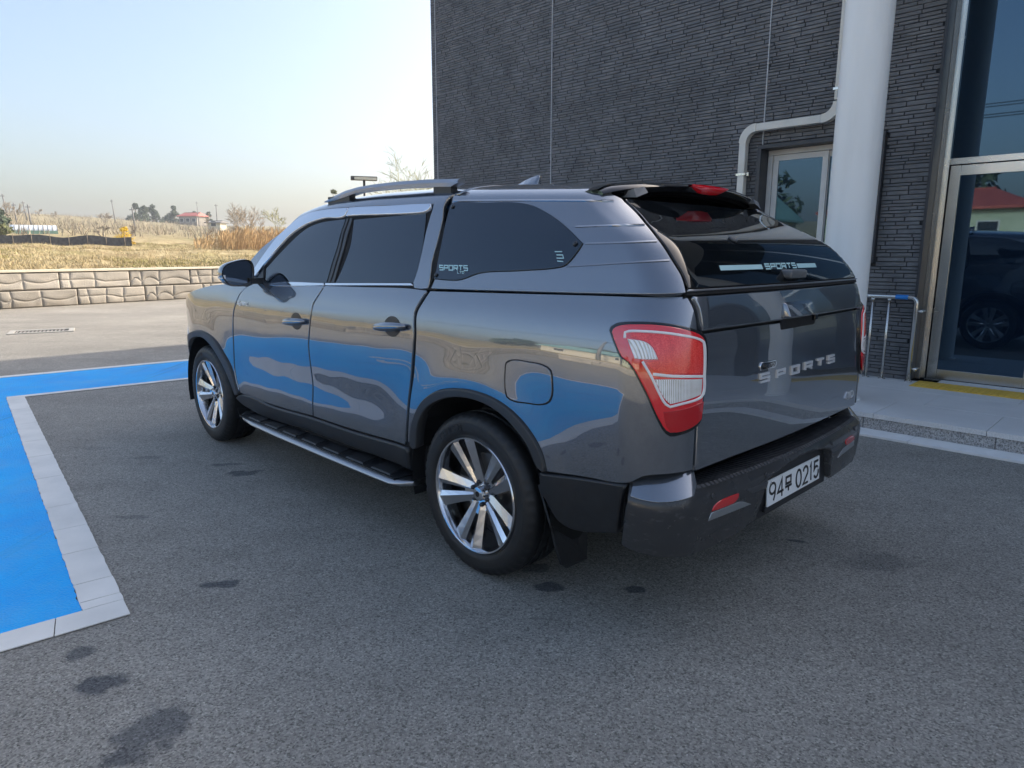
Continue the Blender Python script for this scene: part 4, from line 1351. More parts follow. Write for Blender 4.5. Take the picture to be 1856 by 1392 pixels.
# ---------------- pixel outlines read off the photograph
arch_r_out = [(749.8, 766.7), (763.4, 730.5), (790.5, 709.4), (826.7, 704), (869, 711), (905, 727.5), (941.3, 757.7), (968.5, 793.9), (983.6, 827), (989.6, 854.2)]
arch_r_in = [(760.3, 769.7), (772.4, 742.6), (799.6, 724.5), (829.7, 719), (869, 726), (905, 745.6), (938.3, 778.8), (959.4, 809), (977.5, 848)]
arch_f_out = [(336.3, 618.5), (342.6, 605.8), (353.7, 599.5), (366.4, 599.8), (380.6, 607.4), (393.2, 620), (402.7, 635.9), (415.4, 658), (424.9, 684.9), (431.2, 707)]
arch_f_in = [(339.5, 628), (347.4, 615.3), (358.5, 609.8), (369.5, 612), (382.2, 623.2), (396.4, 643.8), (409, 667.5), (421.7, 697.5)]

# ---------------- dark inner body so that the shut lines read black
def arc_pts(cx, r_, a0, a1, n=14): return [('x', cx + r_ * math.cos(a), .375 + r_ * math.sin(a)) for a in np.linspace(a0, a1, n)]
core = [('x', -.80, .45), ('x', -.40, .45)] + arc_pts(0, .47, math.pi * .98, .02 * math.pi) + [('x', .6, .38), ('x', 2.55, .38)] + arc_pts(3.1, .47, math.pi * .98, .12 * math.pi) + [('x', 3.68, .62), ('x', 3.74, .9), ('x', 3.55, 1.06), ('x', 3.2, 1.14), ('x', 2.4, 1.25), ('x', .4, 1.25), ('x', -.82, 1.27)]
panel('inner_body', A, core, GAPM, off=-.016, thick=.03, res=.05, corner=30)
panel('inner_body', A, [('t', .02, .68), ('t', .02, 1.27), ('t', -2.2, 1.27), ('t', -2.2, .68)], GAPM, both=False, off=-.02, thick=.02, res=.06)
b = MB(); b.box(-.95, 3.6, -.80, .80, .34, .62); b.box(-.80, 3.3, -.80, .80, .62, 1.06)
floor_ = MB().box(-.92, 3.62, -.60, .60, .30, .60).build('chassis', GAPM, truck)
MB().box(.42, 2.5, -.86, .86, .36, .50).build('sill_core', GAPM, truck)
MB().box(-.45, 1.95, -.60, .60, .9, 1.66).build('cabin_core', GAPM, truck)
MB().box(-.85, -.42, -.84, .84, .40, .62).build('sill_core', GAPM, truck)
for wx in (0.0, 3.1):
    V = []; F = []; n = 20
    for i in range(n + 1):
        a = math.pi * (i / n) * 1.16 - .08 * math.pi
        for yy in (.55, .935): V.append((wx + .468 * math.cos(a), yy, .375 + .468 * math.sin(a)))
    for i in range(n): F.append((2 * i, 2 * i + 1, 2 * i + 3, 2 * i + 2))
    k = len(V); V += [(wx, .555, .375)]
    for i in range(n): F.append((2 * i, 2 * i + 2, k))
    twin('wheel_liner', V, F, GAPM, None, False)

# ---------------- lower body panels
fender = panel('front_fender', A, [(447.2, 519.5), (432.4, 535.4), (426.8, 548.8), (422.7, 563.7), (421.5, 597), (422, 618), (423.8, 664.5), (429, 695.5), (433.8, 710)] + arch_f_out[::-1] + [('x', 3.63, .58), ('x', 3.70, .72), ('x', 3.74, .88), ('x', 3.70, 1.0), ('x', 3.55, 1.085), ('x', 3.2, 1.17), ('x', 2.75, 1.225)], PAINT, res=.025)
fdoor = panel('front_door', A, [(449, 519.5), (434, 535.5), (428.8, 548.5), (424.7, 563.7), (423.5, 597), (424, 618), (425.8, 664), (431.2, 695), (436.4, 712.5), (501, 735.6), (566.2, 753.6), (566.0, 705), (560.9, 656), (558.0, 622.5), (558.8, 609.6), (563.2, 565.2), (566.8, 550.2), (575, 536.6), (587, 518)], PAINT, res=.028)
rdoor = panel('rear_door', A, [(589, 518), (577.2, 537.4), (569, 551), (565.4, 566), (561, 610), (560.2, 623), (563, 656), (568.2, 705.6), (568.6, 754.6), (643, 779.2), (733.4, 806), (738, 734), (744.4, 675), (748.4, 610), (750.4, 565.4), (759, 547.6), (772.6, 526.5), (740, 522.5), (660, 520)], PAINT, res=.028)
bed = panel('bed_side', A, [(779.6, 527.5), (766.4, 548), (756.6, 566), (754.4, 610), (750.6, 675), (743, 731), (739, 800), (747.5, 806)] + arch_r_out + [(1060, 864.5), (1136, 875.6), (1146.5, 872.6), (1164.6, 863.7), (1215, 858.5), (1255.5, 851.6), (1259.6, 776.6), (1263, 700), (1264.4, 640), (1263.8, 597), (1258, 562), (1245, 537), (1089, 535.8), (943.7, 532)], PAINT, res=.026)
fuel = panel('fuel_door', A, [(917, 672), (919, 658), (928, 653.6), (960, 657), (985, 663), (997, 672), (1000, 690), (1000, 715), (995, 727), (983.6, 732), (950, 729), (932.3, 726), (920, 718), (917, 705)], PAINT, bed, off=.0035, thick=.004, bevel=.002, res=.03, corner=60)
# the dark joint round the flap
panel('fuel_door_joint', A, [(914.6, 672), (916.6, 656.6), (927, 651.6), (960, 655), (986, 661), (999.4, 670.4), (1002.4, 690), (1002.4, 716), (997, 729.2), (984, 734.4), (950, 731.3), (931.3, 728.3), (917.8, 720), (914.6, 705)], GAPM, bed, off=.0012, thick=.002, bevel=.0005, res=.03, corner=60)
panel('door_cladding', A, [(437, 715), (501, 738.2), (566, 756.6), (643, 782.5), (732.6, 809.5), (740, 812), ('x', .50, .37), ('x', 1.5, .37), ('x', 2.50, .37), ('x', 2.62, .42)], BLKP, off=.012, thick=.02, bevel=.012, res=.04)
ARCHM = mat('arch_plastic', (.030, .031, .033), .45)  # black plastic as seen lit: the brightening is put into this paler colour
panel('wheel_arch_trim', A, [(744.8, 806.5), (747.8, 767)] + [(q[0] - 0, q[1] + .6) for q in arch_r_out[1:]] + [(984, 853.8)] + arch_r_in[::-1] + [(757, 812), (750, 812.6)], ARCHM, off=.014, thick=.05, bevel=.006, res=.03)
panel('wheel_arch_trim', A, [('x', 3.64, .50), ('x', 3.61, .60)] + arch_f_out[1:] + [(434, 714), (428, 716)] + arch_f_in[::-1] + [('x', 3.56, .50)], ARCHM, off=.014, thick=.05, bevel=.006, res=.03)
panel('rear_cladding', A, [(979, 856.6), (1060, 867.5), (1134.5, 878.8), (1128, 905), (1119.5, 966.8), (1041, 959.5), (1014, 944.7), (990, 905), (979.6, 889)], BLKP, off=.010, thick=.03, bevel=.008, res=.03)

# ---------------- tailgate
LT = [(1250, 537.5), (1263.5, 562.5), (1269.4, 597)]
def mirror_t(chart, uvp):
    """same outline on the right-hand half of the wrap chart"""
    out = []
    for t, v in uvp:
        if chart is A: w = float(side_y(-(float(Rz(v)) - CA), np.array(v))); c = CA
        elif chart is Dc: w = float(Wd(v)); c = CD
        else: w = float(np.interp(v, SS, PYs)); c = CC
        T_ = c * math.pi / 2 + (w - c); out.append((-2 * T_ - t, v))
    return out
def both_sides(chart, left):
    l = U(chart, left); r_ = mirror_t(chart, l)[::-1]
    return [('t', *q) for q in l] + [('t', *q) for q in r_]
tg_low = both_sides(A, [(1261.5, 853.5), (1265.2, 776.6), (1268.5, 700), (1270, 640), (1269.6, 606)])
tg = panel('tailgate', A, tg_low, PAINT, both=False, res=.028)
panel('tailgate_upper', A, both_sides(A, [(1269.6, 600.5), (1263.6, 562), (1250.5, 538)]), PAINT, tg, both=False, off=.012, thick=.03, bevel=.006, res=.025)
def pt(chart, px, off=0.0):
    q = chart.inv(px); t, v = np.array(q[0]), np.array(q[1])
    return chart.f(t, v) + chart.normal(t[None], v[None])[0] * off, chart.normal(t[None], v[None])[0]
# latch handle in its recess
rec = MB().box(-1.0035, -.99, -.16, .16, 1.140, 1.19).build('handle_recess', GAPM, tg, bevel=.004)
hd = MB().add([(-.985, .150, 1.186), (-.985, -.12, 1.186), (-.985, -.12, 1.252), (-.985, .150, 1.252), (-1.030, .145, 1.190), (-1.030, -.115, 1.190), (-1.006, -.110, 1.244), (-1.006, .14, 1.244)], [(0, 1, 2, 3), (7, 6, 5, 4), (0, 4, 5, 1), (1, 5, 6, 2), (2, 6, 7, 3), (3, 7, 4, 0)]).build('latch_handle', PAINT, tg, bevel=.007, segs=3, smooth=True)
MB().box(-1.018, -.99, -.155, -.125, 1.160, 1.185).build('rear_camera', GLOSS, tg, bevel=.004)

# ---------------- tail lamps
lamp_out = [(1106.9, 600), (1110, 593), (1119.8, 587.5), (1157, 584.8), (1205.5, 587.5), (1247.5, 595.6), (1270, 604.5), (1275.5, 612), (1278.3, 631), (1277.3, 666.7), (1271.8, 721.7), (1267, 760.5), (1261, 770.5), (1222, 788.5), (1214, 789), (1206, 784.5), (1195.8, 769), (1166.7, 705.5), (1139.2, 657), (1126.3, 647.3), (1118, 630)]
def shrink(pts, k):
    P = np.array(pts); c = P.mean(0); return [tuple(c + (q - c) * k) for q in P]
lh = panel('tail_lamp', A, shrink(lamp_out, 1.012), GLOSS, off=.010, thick=.03, bevel=.004, res=.025, corner=50)
ll_ = panel('lens', A, shrink(lamp_out, .955), LRED, lh, off=.0155, thick=.004, bevel=.007, res=.022, corner=50)
panel('lower_lens', A, [(1200.5, 745), (1225, 742), (1268.4, 726), (1264.5, 758), (1257, 767), (1222, 782), (1213, 781), (1206, 772)], LDRK, lh, off=.0168, thick=.002, bevel=.0015, res=.025)
# white light-guide frame, built as bars round the inner lens
def bar_px(name, line, w, m, parent, off, chart=A, bev=.003):
    P = smooth_poly(line, 6, 38, closed=False)
    d = np.gradient(P, axis=0); d /= np.linalg.norm(d, axis=1, keepdims=True); nrm = np.stack([-d[:, 1], d[:, 0]], 1)
    Lf = P + nrm * w / 2; Rt = P - nrm * w / 2
    pts = [tuple(q) for q in Lf] + [tuple(q) for q in Rt[::-1]]
    return panel(name, chart, pts, m, parent, off=off, thick=.003, bevel=bev, res=.02, corner=60)
bar_px('light_guide', [(1136, 614), (1136.5, 604), (1143, 602.2), (1166, 602.4), (1199, 604.6), (1232, 609), (1262, 615.6), (1268.6, 620), (1270, 630), (1269.6, 678), (1267, 714), (1263, 719.5), (1225, 732.5), (1212, 736), (1204.5, 731), (1195, 714), (1181, 683), (1165.6, 655)], 4.6, LWHT, lh, .0185)
bar_px('light_guide', [(1183, 677.5), (1215, 681), (1268, 681.5)], 5.5, LWHT, lh, .0182)
panel('inner_lens', A, [(1144.5, 606.5), (1166, 606), (1199, 608), (1232, 612.4), (1259, 618.4), (1265, 624), (1266.2, 640), (1266, 676), (1240, 676.5), (1196, 674), (1182, 669), (1172, 655.5), (1193, 653.5), (1184.5, 630), (1172, 619.5), (1146, 613)], LRED2, lh, off=.0172, thick=.002, bevel=.0015, res=.022, corner=50)
panel('side_marker', A, [(1140.5, 615.5), (1171, 621), (1182.6, 631), (1191.7, 651), (1170, 651.6), (1152.9, 650)], LCLR, lh, off=.0178, thick=.002, bevel=.002, res=.02)
panel('reverse_lens', A, [(1186, 687), (1215, 686.5), (1265.5, 686), (1263.6, 714), (1225, 728), (1212, 731), (1203, 722)], LCLR, lh, off=.0178, thick=.002, bevel=.002, res=.02)

# ---------------- rear bumper
bl_ = U(Dc, [(1137.6, 884), (1131, 920), (1123.5, 966)])
bz = [bl_[0], bl_[1], (bl_[2][0], .39)]
bum_left = [('t', -.02, .388), ('t', bz[2][0], .398), ('t', *bl_[1]), ('t', bl_[0][0], .632), ('t', -.01, .664), ('t', -.12, .688), ('t', -.27, .694), ('t', -.29, .628)]
bl2 = [(q[1], q[2]) for q in bum_left]
br2 = mirror_t(Dc, bl2)[::-1]
notch = [('t', -(CD * math.pi / 2) - ((float(Wd(z)) - CD) - y), z) for y, z in ((-.40, .390), (-.365, .41), (-.315, .55), (-.29, .562), (.29, .562), (.315, .55), (.365, .41), (.40, .390))]
bumper = panel('rear_bumper', Dc, [('t', *q) for q in bl2] + [('t', *q) for q in br2] + notch, BUMPM, both=False, off=0, thick=.05, bevel=.010, res=.026, corner=30)
panel('bumper_corner_cap', Dc, [('t', bl_[0][0] - .01, .598), ('t', bl_[0][0] - .02, .634), ('t', -.02, .668), ('t', -.12, .691), ('t', -.262, .697), ('t', -.280, .630), ('t', -.262, .602), ('t', -.12, .592)], PAINT, (bumper, bumper), off=.003, thick=.006, bevel=.003, res=.02, corner=30)
# step pad on top
ys = np.linspace(-.80, .80, 25)
V = []; F = []
for y in ys:
    e = 1 - (y / .765) ** 2; xr = -1.006 - .045 * max(0, e)
    xr += .02 * max(0, abs(y) - .72) / .08
    V += [(-.93, y, .6285), (xr + .006, y, .6285), (xr - .008, y, .620), (-.93, y, .57)]
for i in range(len(ys) - 1):
    for k in range(3): F.append((i * 4 + k, i * 4 + k + 1, (i + 1) * 4 + k + 1, (i + 1) * 4 + k))
PADM = mat('ribbed_step_pad', (.02, .021, .023), .5)
pp = pos(PADM, (1, 1, 1), True); wv = N(PADM, 'ShaderNodeTexWave'); wv.inputs['Scale'].default_value = 13; wv.bands_direction = 'Y'
link(PADM.node_tree, pp, wv.inputs['Vector']); bump(PADM, wv.outputs[0], .8, .006)
setrough(PADM, ramp(PADM, noise(PADM, pp, 9, 6, .7), [(.35, .32), (.65, .6)]))
setcol(PADM, ramp(PADM, noise(PADM, pos(PADM, (30, 4, 1), True), 4, 7, .75), [(.45, (.018, .019, .021)), (.75, (.07, .072, .076))]))
obj('step_pad', V, F, PADM, bumper)
# recess, plate, trims
def rear_pt(y, z, off=0.0):
    w = float(Wd(z)); c = CD; t = -(c * math.pi / 2) - ((w - c) - y)
    n = Dc.normal(np.array([t]), np.array([z]))[0]
    return Dc.f(np.array(t), np.array(z)) + n * off
V = []; 
for y in (.31, .27, -.27, -.31):
    pass
def rear_poly(name, yz, m, parent, off, thick=.01, bev=.003, both=False):
    pts = []
    for y, z in yz:
        w = float(Wd(z)); pts.append(('t', -(CD * math.pi / 2) - ((w - CD) - y), z))
    return panel(name, Dc, pts, m, parent, both=both, off=off, thick=thick, bevel=bev, res=.03, corner=40)
MB().box(-1.028, -.99, -.36, .36, .385, .60).build('plate_recess', BLKP, bumper)
PT = -.060
plate = MB().box(-.004, .004, -.26, .26, -.055, .055).build('license_plate', PLATE, bumper, bevel=.003)
plate.location = (-1.0365, 0, .480); plate.rotation_euler = (0, -PT, 0)
holder = MB().box(-1.041, -1.026, -.272, .272, .404, .427).build('plate_holder', BLKP, bumper, bevel=.003)
refl = panel('reflector', Dc, [(1289.6, 927), (1294, 917), (1304, 908), (1322, 899.5), (1339, 893.4), (1338, 901), (1331, 910), (1315, 918)], REFL, (bumper, bumper), off=.004, thick=.006, bevel=.003, res=.02)
TRIMS = mat('silver_trim', (.42, .44, .46), .3, .8)
panel('bumper_trim', Dc, [(1283, 944.5), (1289, 929.5), (1333, 912), (1342, 909), (1361, 913.5), (1318, 931)], TRIMS, (bumper, bumper), off=.003, thick=.006, bevel=.002, res=.02)
panel('bumper_facet', Dc, [(1352, 888), (1392, 872.5), (1389, 884), (1360, 893)], mat('bumper_facet_plastic', (.05, .052, .056), .28), (bumper, bumper), off=.003, thick=.004, bevel=.002, res=.02)
for px in ((1292, 899.5), (1389, 861)):
    c, nrm = pt(Dc, px, .001)
    V, F = tube([c - nrm * .004, c + nrm * .003, c + nrm * .0035], [.011, .011, .008], 14)
    twin('parking_sensor', V, F, BUMPM, (bumper, bumper), True)
# mud flaps
c0, _ = pt(A, (981, 889)); 
for sgn in (1,):
    V = []; F = []
    prof_ = [(-.36, .90, .52), (-.40, .925, .52), (-.47, .928, .36), (-.50, .922, .24), (-.50, .90, .205), (-.42, .80, .175), (-.38, .70, .18), (-.36, .69, .50)]
    outl = [(-.385, .925, .52), (-.455, .93, .37), (-.485, .926, .27), (-.49, .90, .20), (-.46, .84, .155), (-.455, .70, .15), (-.44, .68, .50)]
    for dx in (0, -.012):
        V += [(x + dx, y, z) for x, y, z in outl]
    n = len(outl); F = [tuple(range(n)), tuple(reversed(range(n, 2 * n)))] + [(i, i + n, (i + 1) % n + n, (i + 1) % n) for i in range(n)]
    twin('mud_flap', V, F, BLKP)
    outf = [(3.1 - .43, .90, .46), (3.1 - .45, .93, .38), (3.1 - .46, .90, .25), (3.1 - .46, .70, .22), (3.1 - .44, .68, .46)]
    V = []
    for dx in (0, -.012): V += [(x + dx, y, z) for x, y, z in outf]
    n = len(outf); F = [tuple(range(n)), tuple(reversed(range(n, 2 * n)))] + [(i, i + n, (i + 1) % n + n, (i + 1) % n) for i in range(n)]
    twin('mud_flap', V, F, BLKP)

# ---------------- cab upper
vis_top_f = [(462, 487), (479, 463), (508.6, 425.4), (535.5, 401.2), (562.5, 386.4), (589.4, 380.2), (633.9, 376.2)]
roof_line = vis_top_f + [(700, 373), (784.6, 369.2)]
panel('window_surround', Bc, [('x', .40, 1.22), ('x', 2.56, 1.22), ('x', 2.56, 1.28)] + vis_top_f + [(700, 375), (783.4, 371.5), ('x', .44, 1.60)], GAPM, off=-.006, thick=.01, bevel=.001, res=.05, corner=25)
fglass = panel('front_window', Bc, [(480.5, 512.6), (482.4, 487), (506.5, 460), (533, 433), (557, 413.5), (578.6, 404.2), (602.9, 399.6), (626, 396.9), (615.6, 429.3), (599.6, 483.2), (591, 512.6)], CGLASS, fdoor, off=0, thick=.004, bevel=.0015, res=.03, corner=30)
rglass = panel('rear_side_window', Bc, [(607.6, 512.6), (641.2, 398.3), (700, 392.6), (771.5, 386), (766.8, 440), (748, 512.6)], CGLASS, rdoor, off=0, thick=.004, bevel=.0015, res=.03, corner=20)
panel('b_pillar_trim', Bc, [(593.6, 512.6), (602, 483.4), (617.8, 429.4), (628.4, 396.2), (632.6, 395.8), (621.5, 430), (607.5, 483.4), (598.3, 512.6)], BLKP, fdoor, off=.003, thick=.008, bevel=.002, res=.03, corner=25)
panel('b_pillar_trim', Bc, [(600.2, 512.6), (609.5, 483.4), (623.6, 430), (634.4, 395.7), (639.4, 395.4), (627, 440), (613, 488), (605.8, 512.6)], BLKP, rdoor, off=.003, thick=.008, bevel=.002, res=.03, corner=25)
panel('mirror_sail', Bc, [(460, 515), (475, 490), (478.6, 486), (477.5, 500), (478, 515)], BLKP, fdoor, off=.002, thick=.006, bevel=.002, res=.03, corner=25)
panel('window_visor', Bc, [(463.5, 487.5), (479, 465), (508.6, 427.6), (535.5, 403.4), (562.5, 388.6), (589.4, 382.4), (632.8, 378.4), (631.4, 384), (626, 392.8), (589.4, 396.6), (557, 407.4), (530, 424.8), (505.9, 450.4), (480, 482), (466, 499.5), (461, 501)], VISOR, fdoor, off=.014, thick=.02, bevel=.004, res=.028, corner=40)
panel('window_visor', Bc, [(635, 378.2), (700, 375), (760, 371.9), (782.6, 371.2), (782, 377.5), (777.6, 383), (770, 386), (752, 387.8), (700, 390), (628.4, 392.6), (633, 385)], VISOR, rdoor, off=.014, thick=.02, bevel=.004, res=.028, corner=40)
panel('belt_trim', Bc, [(500, 513.2), (586.8, 513.2), (586.8, 517.6), (500, 518.4), (488, 517)], CHROME, fdoor, off=.006, thick=.014, bevel=.0025, res=.03, corner=30)
panel('belt_trim', Bc, [(590.4, 513.2), (746, 513.6), (748.4, 517.8), (720, 517.6), (590.4, 517.6)], CHROME, rdoor, off=.006, thick=.014, bevel=.0025, res=.03, corner=30)
panel('c_pillar', Bc, [(750.6, 522), (749.2, 512), (768.4, 440), (779, 396), (785.5, 374), (786, 370), (797, 362), (816, 351), (818.4, 354), (802.4, 394), (783.4, 472), (775.4, 522.5), (762, 523.4)], PAINT, off=.003, thick=.02, bevel=.003, res=.028, corner=30)
# roof and windscreen pillars in one skin per side, meeting on the centre line
sx0, sx1 = .415, 2.0
ap = [(461, 486.5), (491.5, 438.5)]
roofp = [(785.6, 370)] + roof_line[::-1][1:] + [(460.8, 489)] + [('x', 2.46, 1.345), ('x', 2.33, 1.46), ('x', 2.19, 1.575), ('x', 2.09, 1.65), ('s', 2.03, s_at_z(1.72)), ('s', 2.01, s_at_z(1.75)), ('s', 2.06, s_at_z(1.79)), ('s', 2.08, S_MAX), ('s', 1.2, S_MAX), ('s', .43, S_MAX), ('s', .425, s_at_z(1.76)), ('s', .43, s_at_z(1.735))]
panel('cab_roof', Bc, roofp, PAINT, off=.004, thick=.02, bevel=.0012, res=.03, corner=30)
# windscreen
V = []; F = []; n = 14
for i in range(9):
    t = i / 8
    for k in range(n + 1):
        y = -1 + 2 * k / n
        top_ = np.array([2.06 - .08 * y * y, y * .64, 1.750 - .055 * y * y]); bot = np.array([2.92 - .50 * y * y, y * .74, 1.215])
        P_ = top_ * (1 - t) + bot * t; P_[2] += .02 * math.sin(math.pi * t) * (1 - y * y) - .012
        V.append(P_)
for i in range(8):
    for k in range(n): F.append((i * (n + 1) + k, i * (n + 1) + k + 1, (i + 1) * (n + 1) + k + 1, (i + 1) * (n + 1) + k))
obj('windscreen', V, F, CGLASS, truck, True)

# ---------------- hardtop
cano = [(781.5, 523), (787.4, 509.5), (799, 445.5), (819, 369.8), (826, 352)] + [('s', .405, s_at_z(1.72)), ('s', .385, s_at_z(1.75)), ('s', .37, S_MAX)] + [('s', -.40, S_MAX), ('s', -.42, s_at_z(1.78))] + [(1090, 344.5), (1127, 361), (1144.4, 378.6), (1170.6, 407.7), (1193.9, 436.7), (1217, 471.7), (1234.6, 500.8), (1243, 531.5), (1089, 532.2), (943.7, 528)]
top_ = panel('hardtop', Bc, cano, PAINT, off=.003, thick=.02, bevel=.003, res=.028, corner=30)
panel('hardtop_seal', Bc, [(774, 524), (784.5, 509.5), (795.4, 445.5), (816, 369.8), (823.5, 351), ('s', .43, s_at_z(1.75)), ('s', .35, s_at_z(1.75)), (824, 372), (803, 446), (791, 512), (787, 526)], GAPM, off=-.004, thick=.01, bevel=.002, res=.04, corner=25)
win_px = [(788.6, 506), (800, 452), (818.5, 373.5), (821, 370.6), (880, 369.2), (940.8, 369.4), (969.9, 375.8), (1001.9, 393.3), (1031, 416.6), (1048.4, 434), (1057, 442.4), (1048.4, 456.8), (1024, 483), (1018, 485), (943.7, 491.6), (870.9, 496), (838, 507.4), (830, 508.6)]
swin = panel('side_window', Bc, win_px, CGLASS, top_, off=.0085, thick=.006, bevel=.002, res=.03, corner=36)
panel('window_seal', Bc, shrink(win_px, 1.011), GAPM, top_, off=.0052, thick=.003, bevel=.001, res=.04, corner=36)
for px in ((823, 377), (1045, 444.5), (793.5, 500)):
    c, nrm = pt(Bc, px, .008)
    V, F = tube([c, c + nrm * .006, c + nrm * .009], [.010, .010, .006], 12); twin('window_stud', V, F, GLOSS, swin, True)
# pressed creases on the quarter
def crease(line, h=.0028, w=4.2):
    P = smooth_poly(line, 10, 60, closed=False)
    d = np.gradient(P, axis=0); d /= np.linalg.norm(d, axis=1, keepdims=True); nrm = np.stack([-d[:, 1], d[:, 0]], 1)
    V = []; 
    for q, nn in zip(P, nrm):
        for k, hh in ((-.55, .0029), (.30, .0029 + h), (.42, .0029)):
            c, n3 = pt(Bc, q + nn * k * w, hh); V.append(c)
    F = []
    for i in range(len(P) - 1):
        for k in range(2): F.append((i * 3 + k, i * 3 + k + 1, (i + 1) * 3 + k + 1, (i + 1) * 3 + k))
    c, n3 = pt(Bc, P[0]); a = np.array(V[F[0][1]]) - V[F[0][0]]; b_ = np.array(V[F[0][3]]) - V[F[0][0]]
    if np.cross(a, b_) @ n3 < 0: F = [f_[::-1] for f_ in F]
    twin('pressed_crease', V, F, PAINT, top_, False)
crease([(822, 364.8), (960, 364), (1060, 364.6), (1112, 365.6)])
crease([(1044, 412), (1100, 410), (1168, 409)])
crease([(1062, 442.2), (1120, 441), (1190, 438.4)])
crease([(1028, 483.6), (1120, 478), (1213, 473)])
# rear window of the hardtop
rw = both_sides(Bc, [(1245.5, 524), (1237.5, 500), (1220.2, 471.2), (1197, 436), (1173.8, 407.2), (1147.5, 378.2), (1131.5, 362.5)])
rwin = panel('rear_window', Bc, rw, RGLASS, both=False, off=.006, thick=.012, bevel=.003, res=.03, corner=30)
uvb = U(Bc, [(1244.6, 529.6), (1245, 526.6)]); um = mirror_t(Bc, uvb)[::-1]
panel('rear_window_trim', Bc, [('t', *q) for q in uvb + um], ALU, rwin, both=False, off=.010, thick=.010, bevel=.002, res=.03)
panel('rear_window_seal', Bc, [('t', t, s - .012 if i in (0, 3) else s) for i, (t, s) in enumerate([(uvb[0][0], uvb[0][1]), (uvb[0][0], uvb[0][1] + .01), (um[0][0], uvb[0][1] + .01), (um[0][0], uvb[0][1])])], GAPM, rwin, both=False, off=.002, thick=.02, bevel=.002, res=.04)
def rear_glass_pt(px, off=.008): return pt(Bc, px, off)
c, nrm = rear_glass_pt((1432, 498))
MB().add([tuple(c + np.array([dx, dy, dz])) for dx in (.02, -.035) for dy in (-.075, .075) for dz in (-.018, .018)], [(0, 1, 3, 2), (4, 6, 7, 5), (0, 4, 5, 1), (2, 3, 7, 6), (0, 2, 6, 4), (1, 5, 7, 3)]).build('glass_latch', mat('latch_grey', (.10, .105, .11), .35), rwin, bevel=.010, segs=3, smooth=True)
c, nrm = rear_glass_pt((1326, 437))
V, F = tube([c - nrm * .002, c + nrm * .006, c + nrm * .008], [.019, .019, .012], 16); obj('brake_lamp_stud', V, F, mat('stud_grey', (.09, .09, .09), .3), rwin, True)
# spoiler
V = []; F = []; yy = np.linspace(-.635, .635, 33); m_ = 0
for y in yy:
    e = (y / .66); xt = -.556 + .07 * e * e + .05 * e ** 8
    zt = 1.734 - .040 * e * e - .022 * e ** 8
    xf = -.34 - .02 * e * e
    zr_ = float(fB(np.array(bs(xf, max(.02, float(np.interp(-abs(y), -PYs, SS))))[0]), np.array(float(np.interp(-abs(y), -PYs, SS))))[2])
    ring = [(xf, y, zr_ + .003), (xf - .07, y, zr_ * .5 + zt * .5 + .012), (xt + .06, y, zt + .010), (xt + .01, y, zt + .004), (xt, y, zt - .008), (xt + .010, y, zt - .027), (xt + .022, y, zt - .036), (xt + .10, y, zt - .044), (xf - .02, y, zr_ - .04)]
    m_ = len(ring); V += ring
for i in range(len(yy) - 1):
    for k in range(m_): F.append((i * m_ + k, i * m_ + (k + 1) % m_, (i + 1) * m_ + (k + 1) % m_, (i + 1) * m_ + k))
F += [tuple(range(m_)), tuple(reversed(range((len(yy) - 1) * m_, len(yy) * m_)))]
spo = obj('roof_spoiler', V, F, GLOSS, truck, True); spo.data.set_sharp_from_angle(angle=R(50))
V = []; F = []; yb = np.linspace(-.155, .155, 15)
for y in yb:
    e = y / .66; xt = -.556 + .07 * e * e; zt = 1.734 - .040 * e * e; hh = .030 * math.sqrt(max(0, 1 - (y / .158) ** 2))
    V += [(xt + .02, y, zt + .0075), (xt - .006, y, zt + .004), (xt - .008, y, zt + .002 - hh * .55), (xt + .012, y, zt - .004 - hh)]
for i in range(len(yb) - 1):
    for k in range(3): F.append((i * 4 + k, (i + 1) * 4 + k, (i + 1) * 4 + k + 1, i * 4 + k + 1))
obj('brake_light', V, F, LRED, spo, True)
c, nrm = pt(Bc, (1136, 353), 0)
V = [c + np.array(q) for q in [(.10, .0, -.004), (-.045, -.005, -.012), (-.050, -.075, .010), (.05, -.065, .018), (-.03, -.004, .022), (-.035, -.070, .034)]]
twin('spoiler_bracket', V, [(0, 1, 4), (1, 2, 5, 4), (2, 3, 5), (0, 4, 5, 3), (0, 3, 2, 1)], mat('bracket_grey', (.16, .165, .17), .4), None)
# shark fin
V = []; F = []
for i, (x, h_) in enumerate([(.70, .0), (.66, .018), (.61, .038), (.56, .050), (.525, .056), (.505, .056), (.498, .030), (.495, 0)]):
    w_ = .028 * (1 - abs((x - .58) / .16) ** 2 * .6); V += [(x, -w_, 1.806), (x - .01 * (h_ > .03), -.004, 1.811 + h_), (x - .01 * (h_ > .03), .004, 1.811 + h_), (x, w_, 1.806)]
for i in range(7):
    for k in range(3): F.append((i * 4 + k, i * 4 + k + 1, (i + 1) * 4 + k + 1, (i + 1) * 4 + k))
F.append((28, 29, 30, 31)); obj('antenna_fin', V, F, PAINT, truck, True)

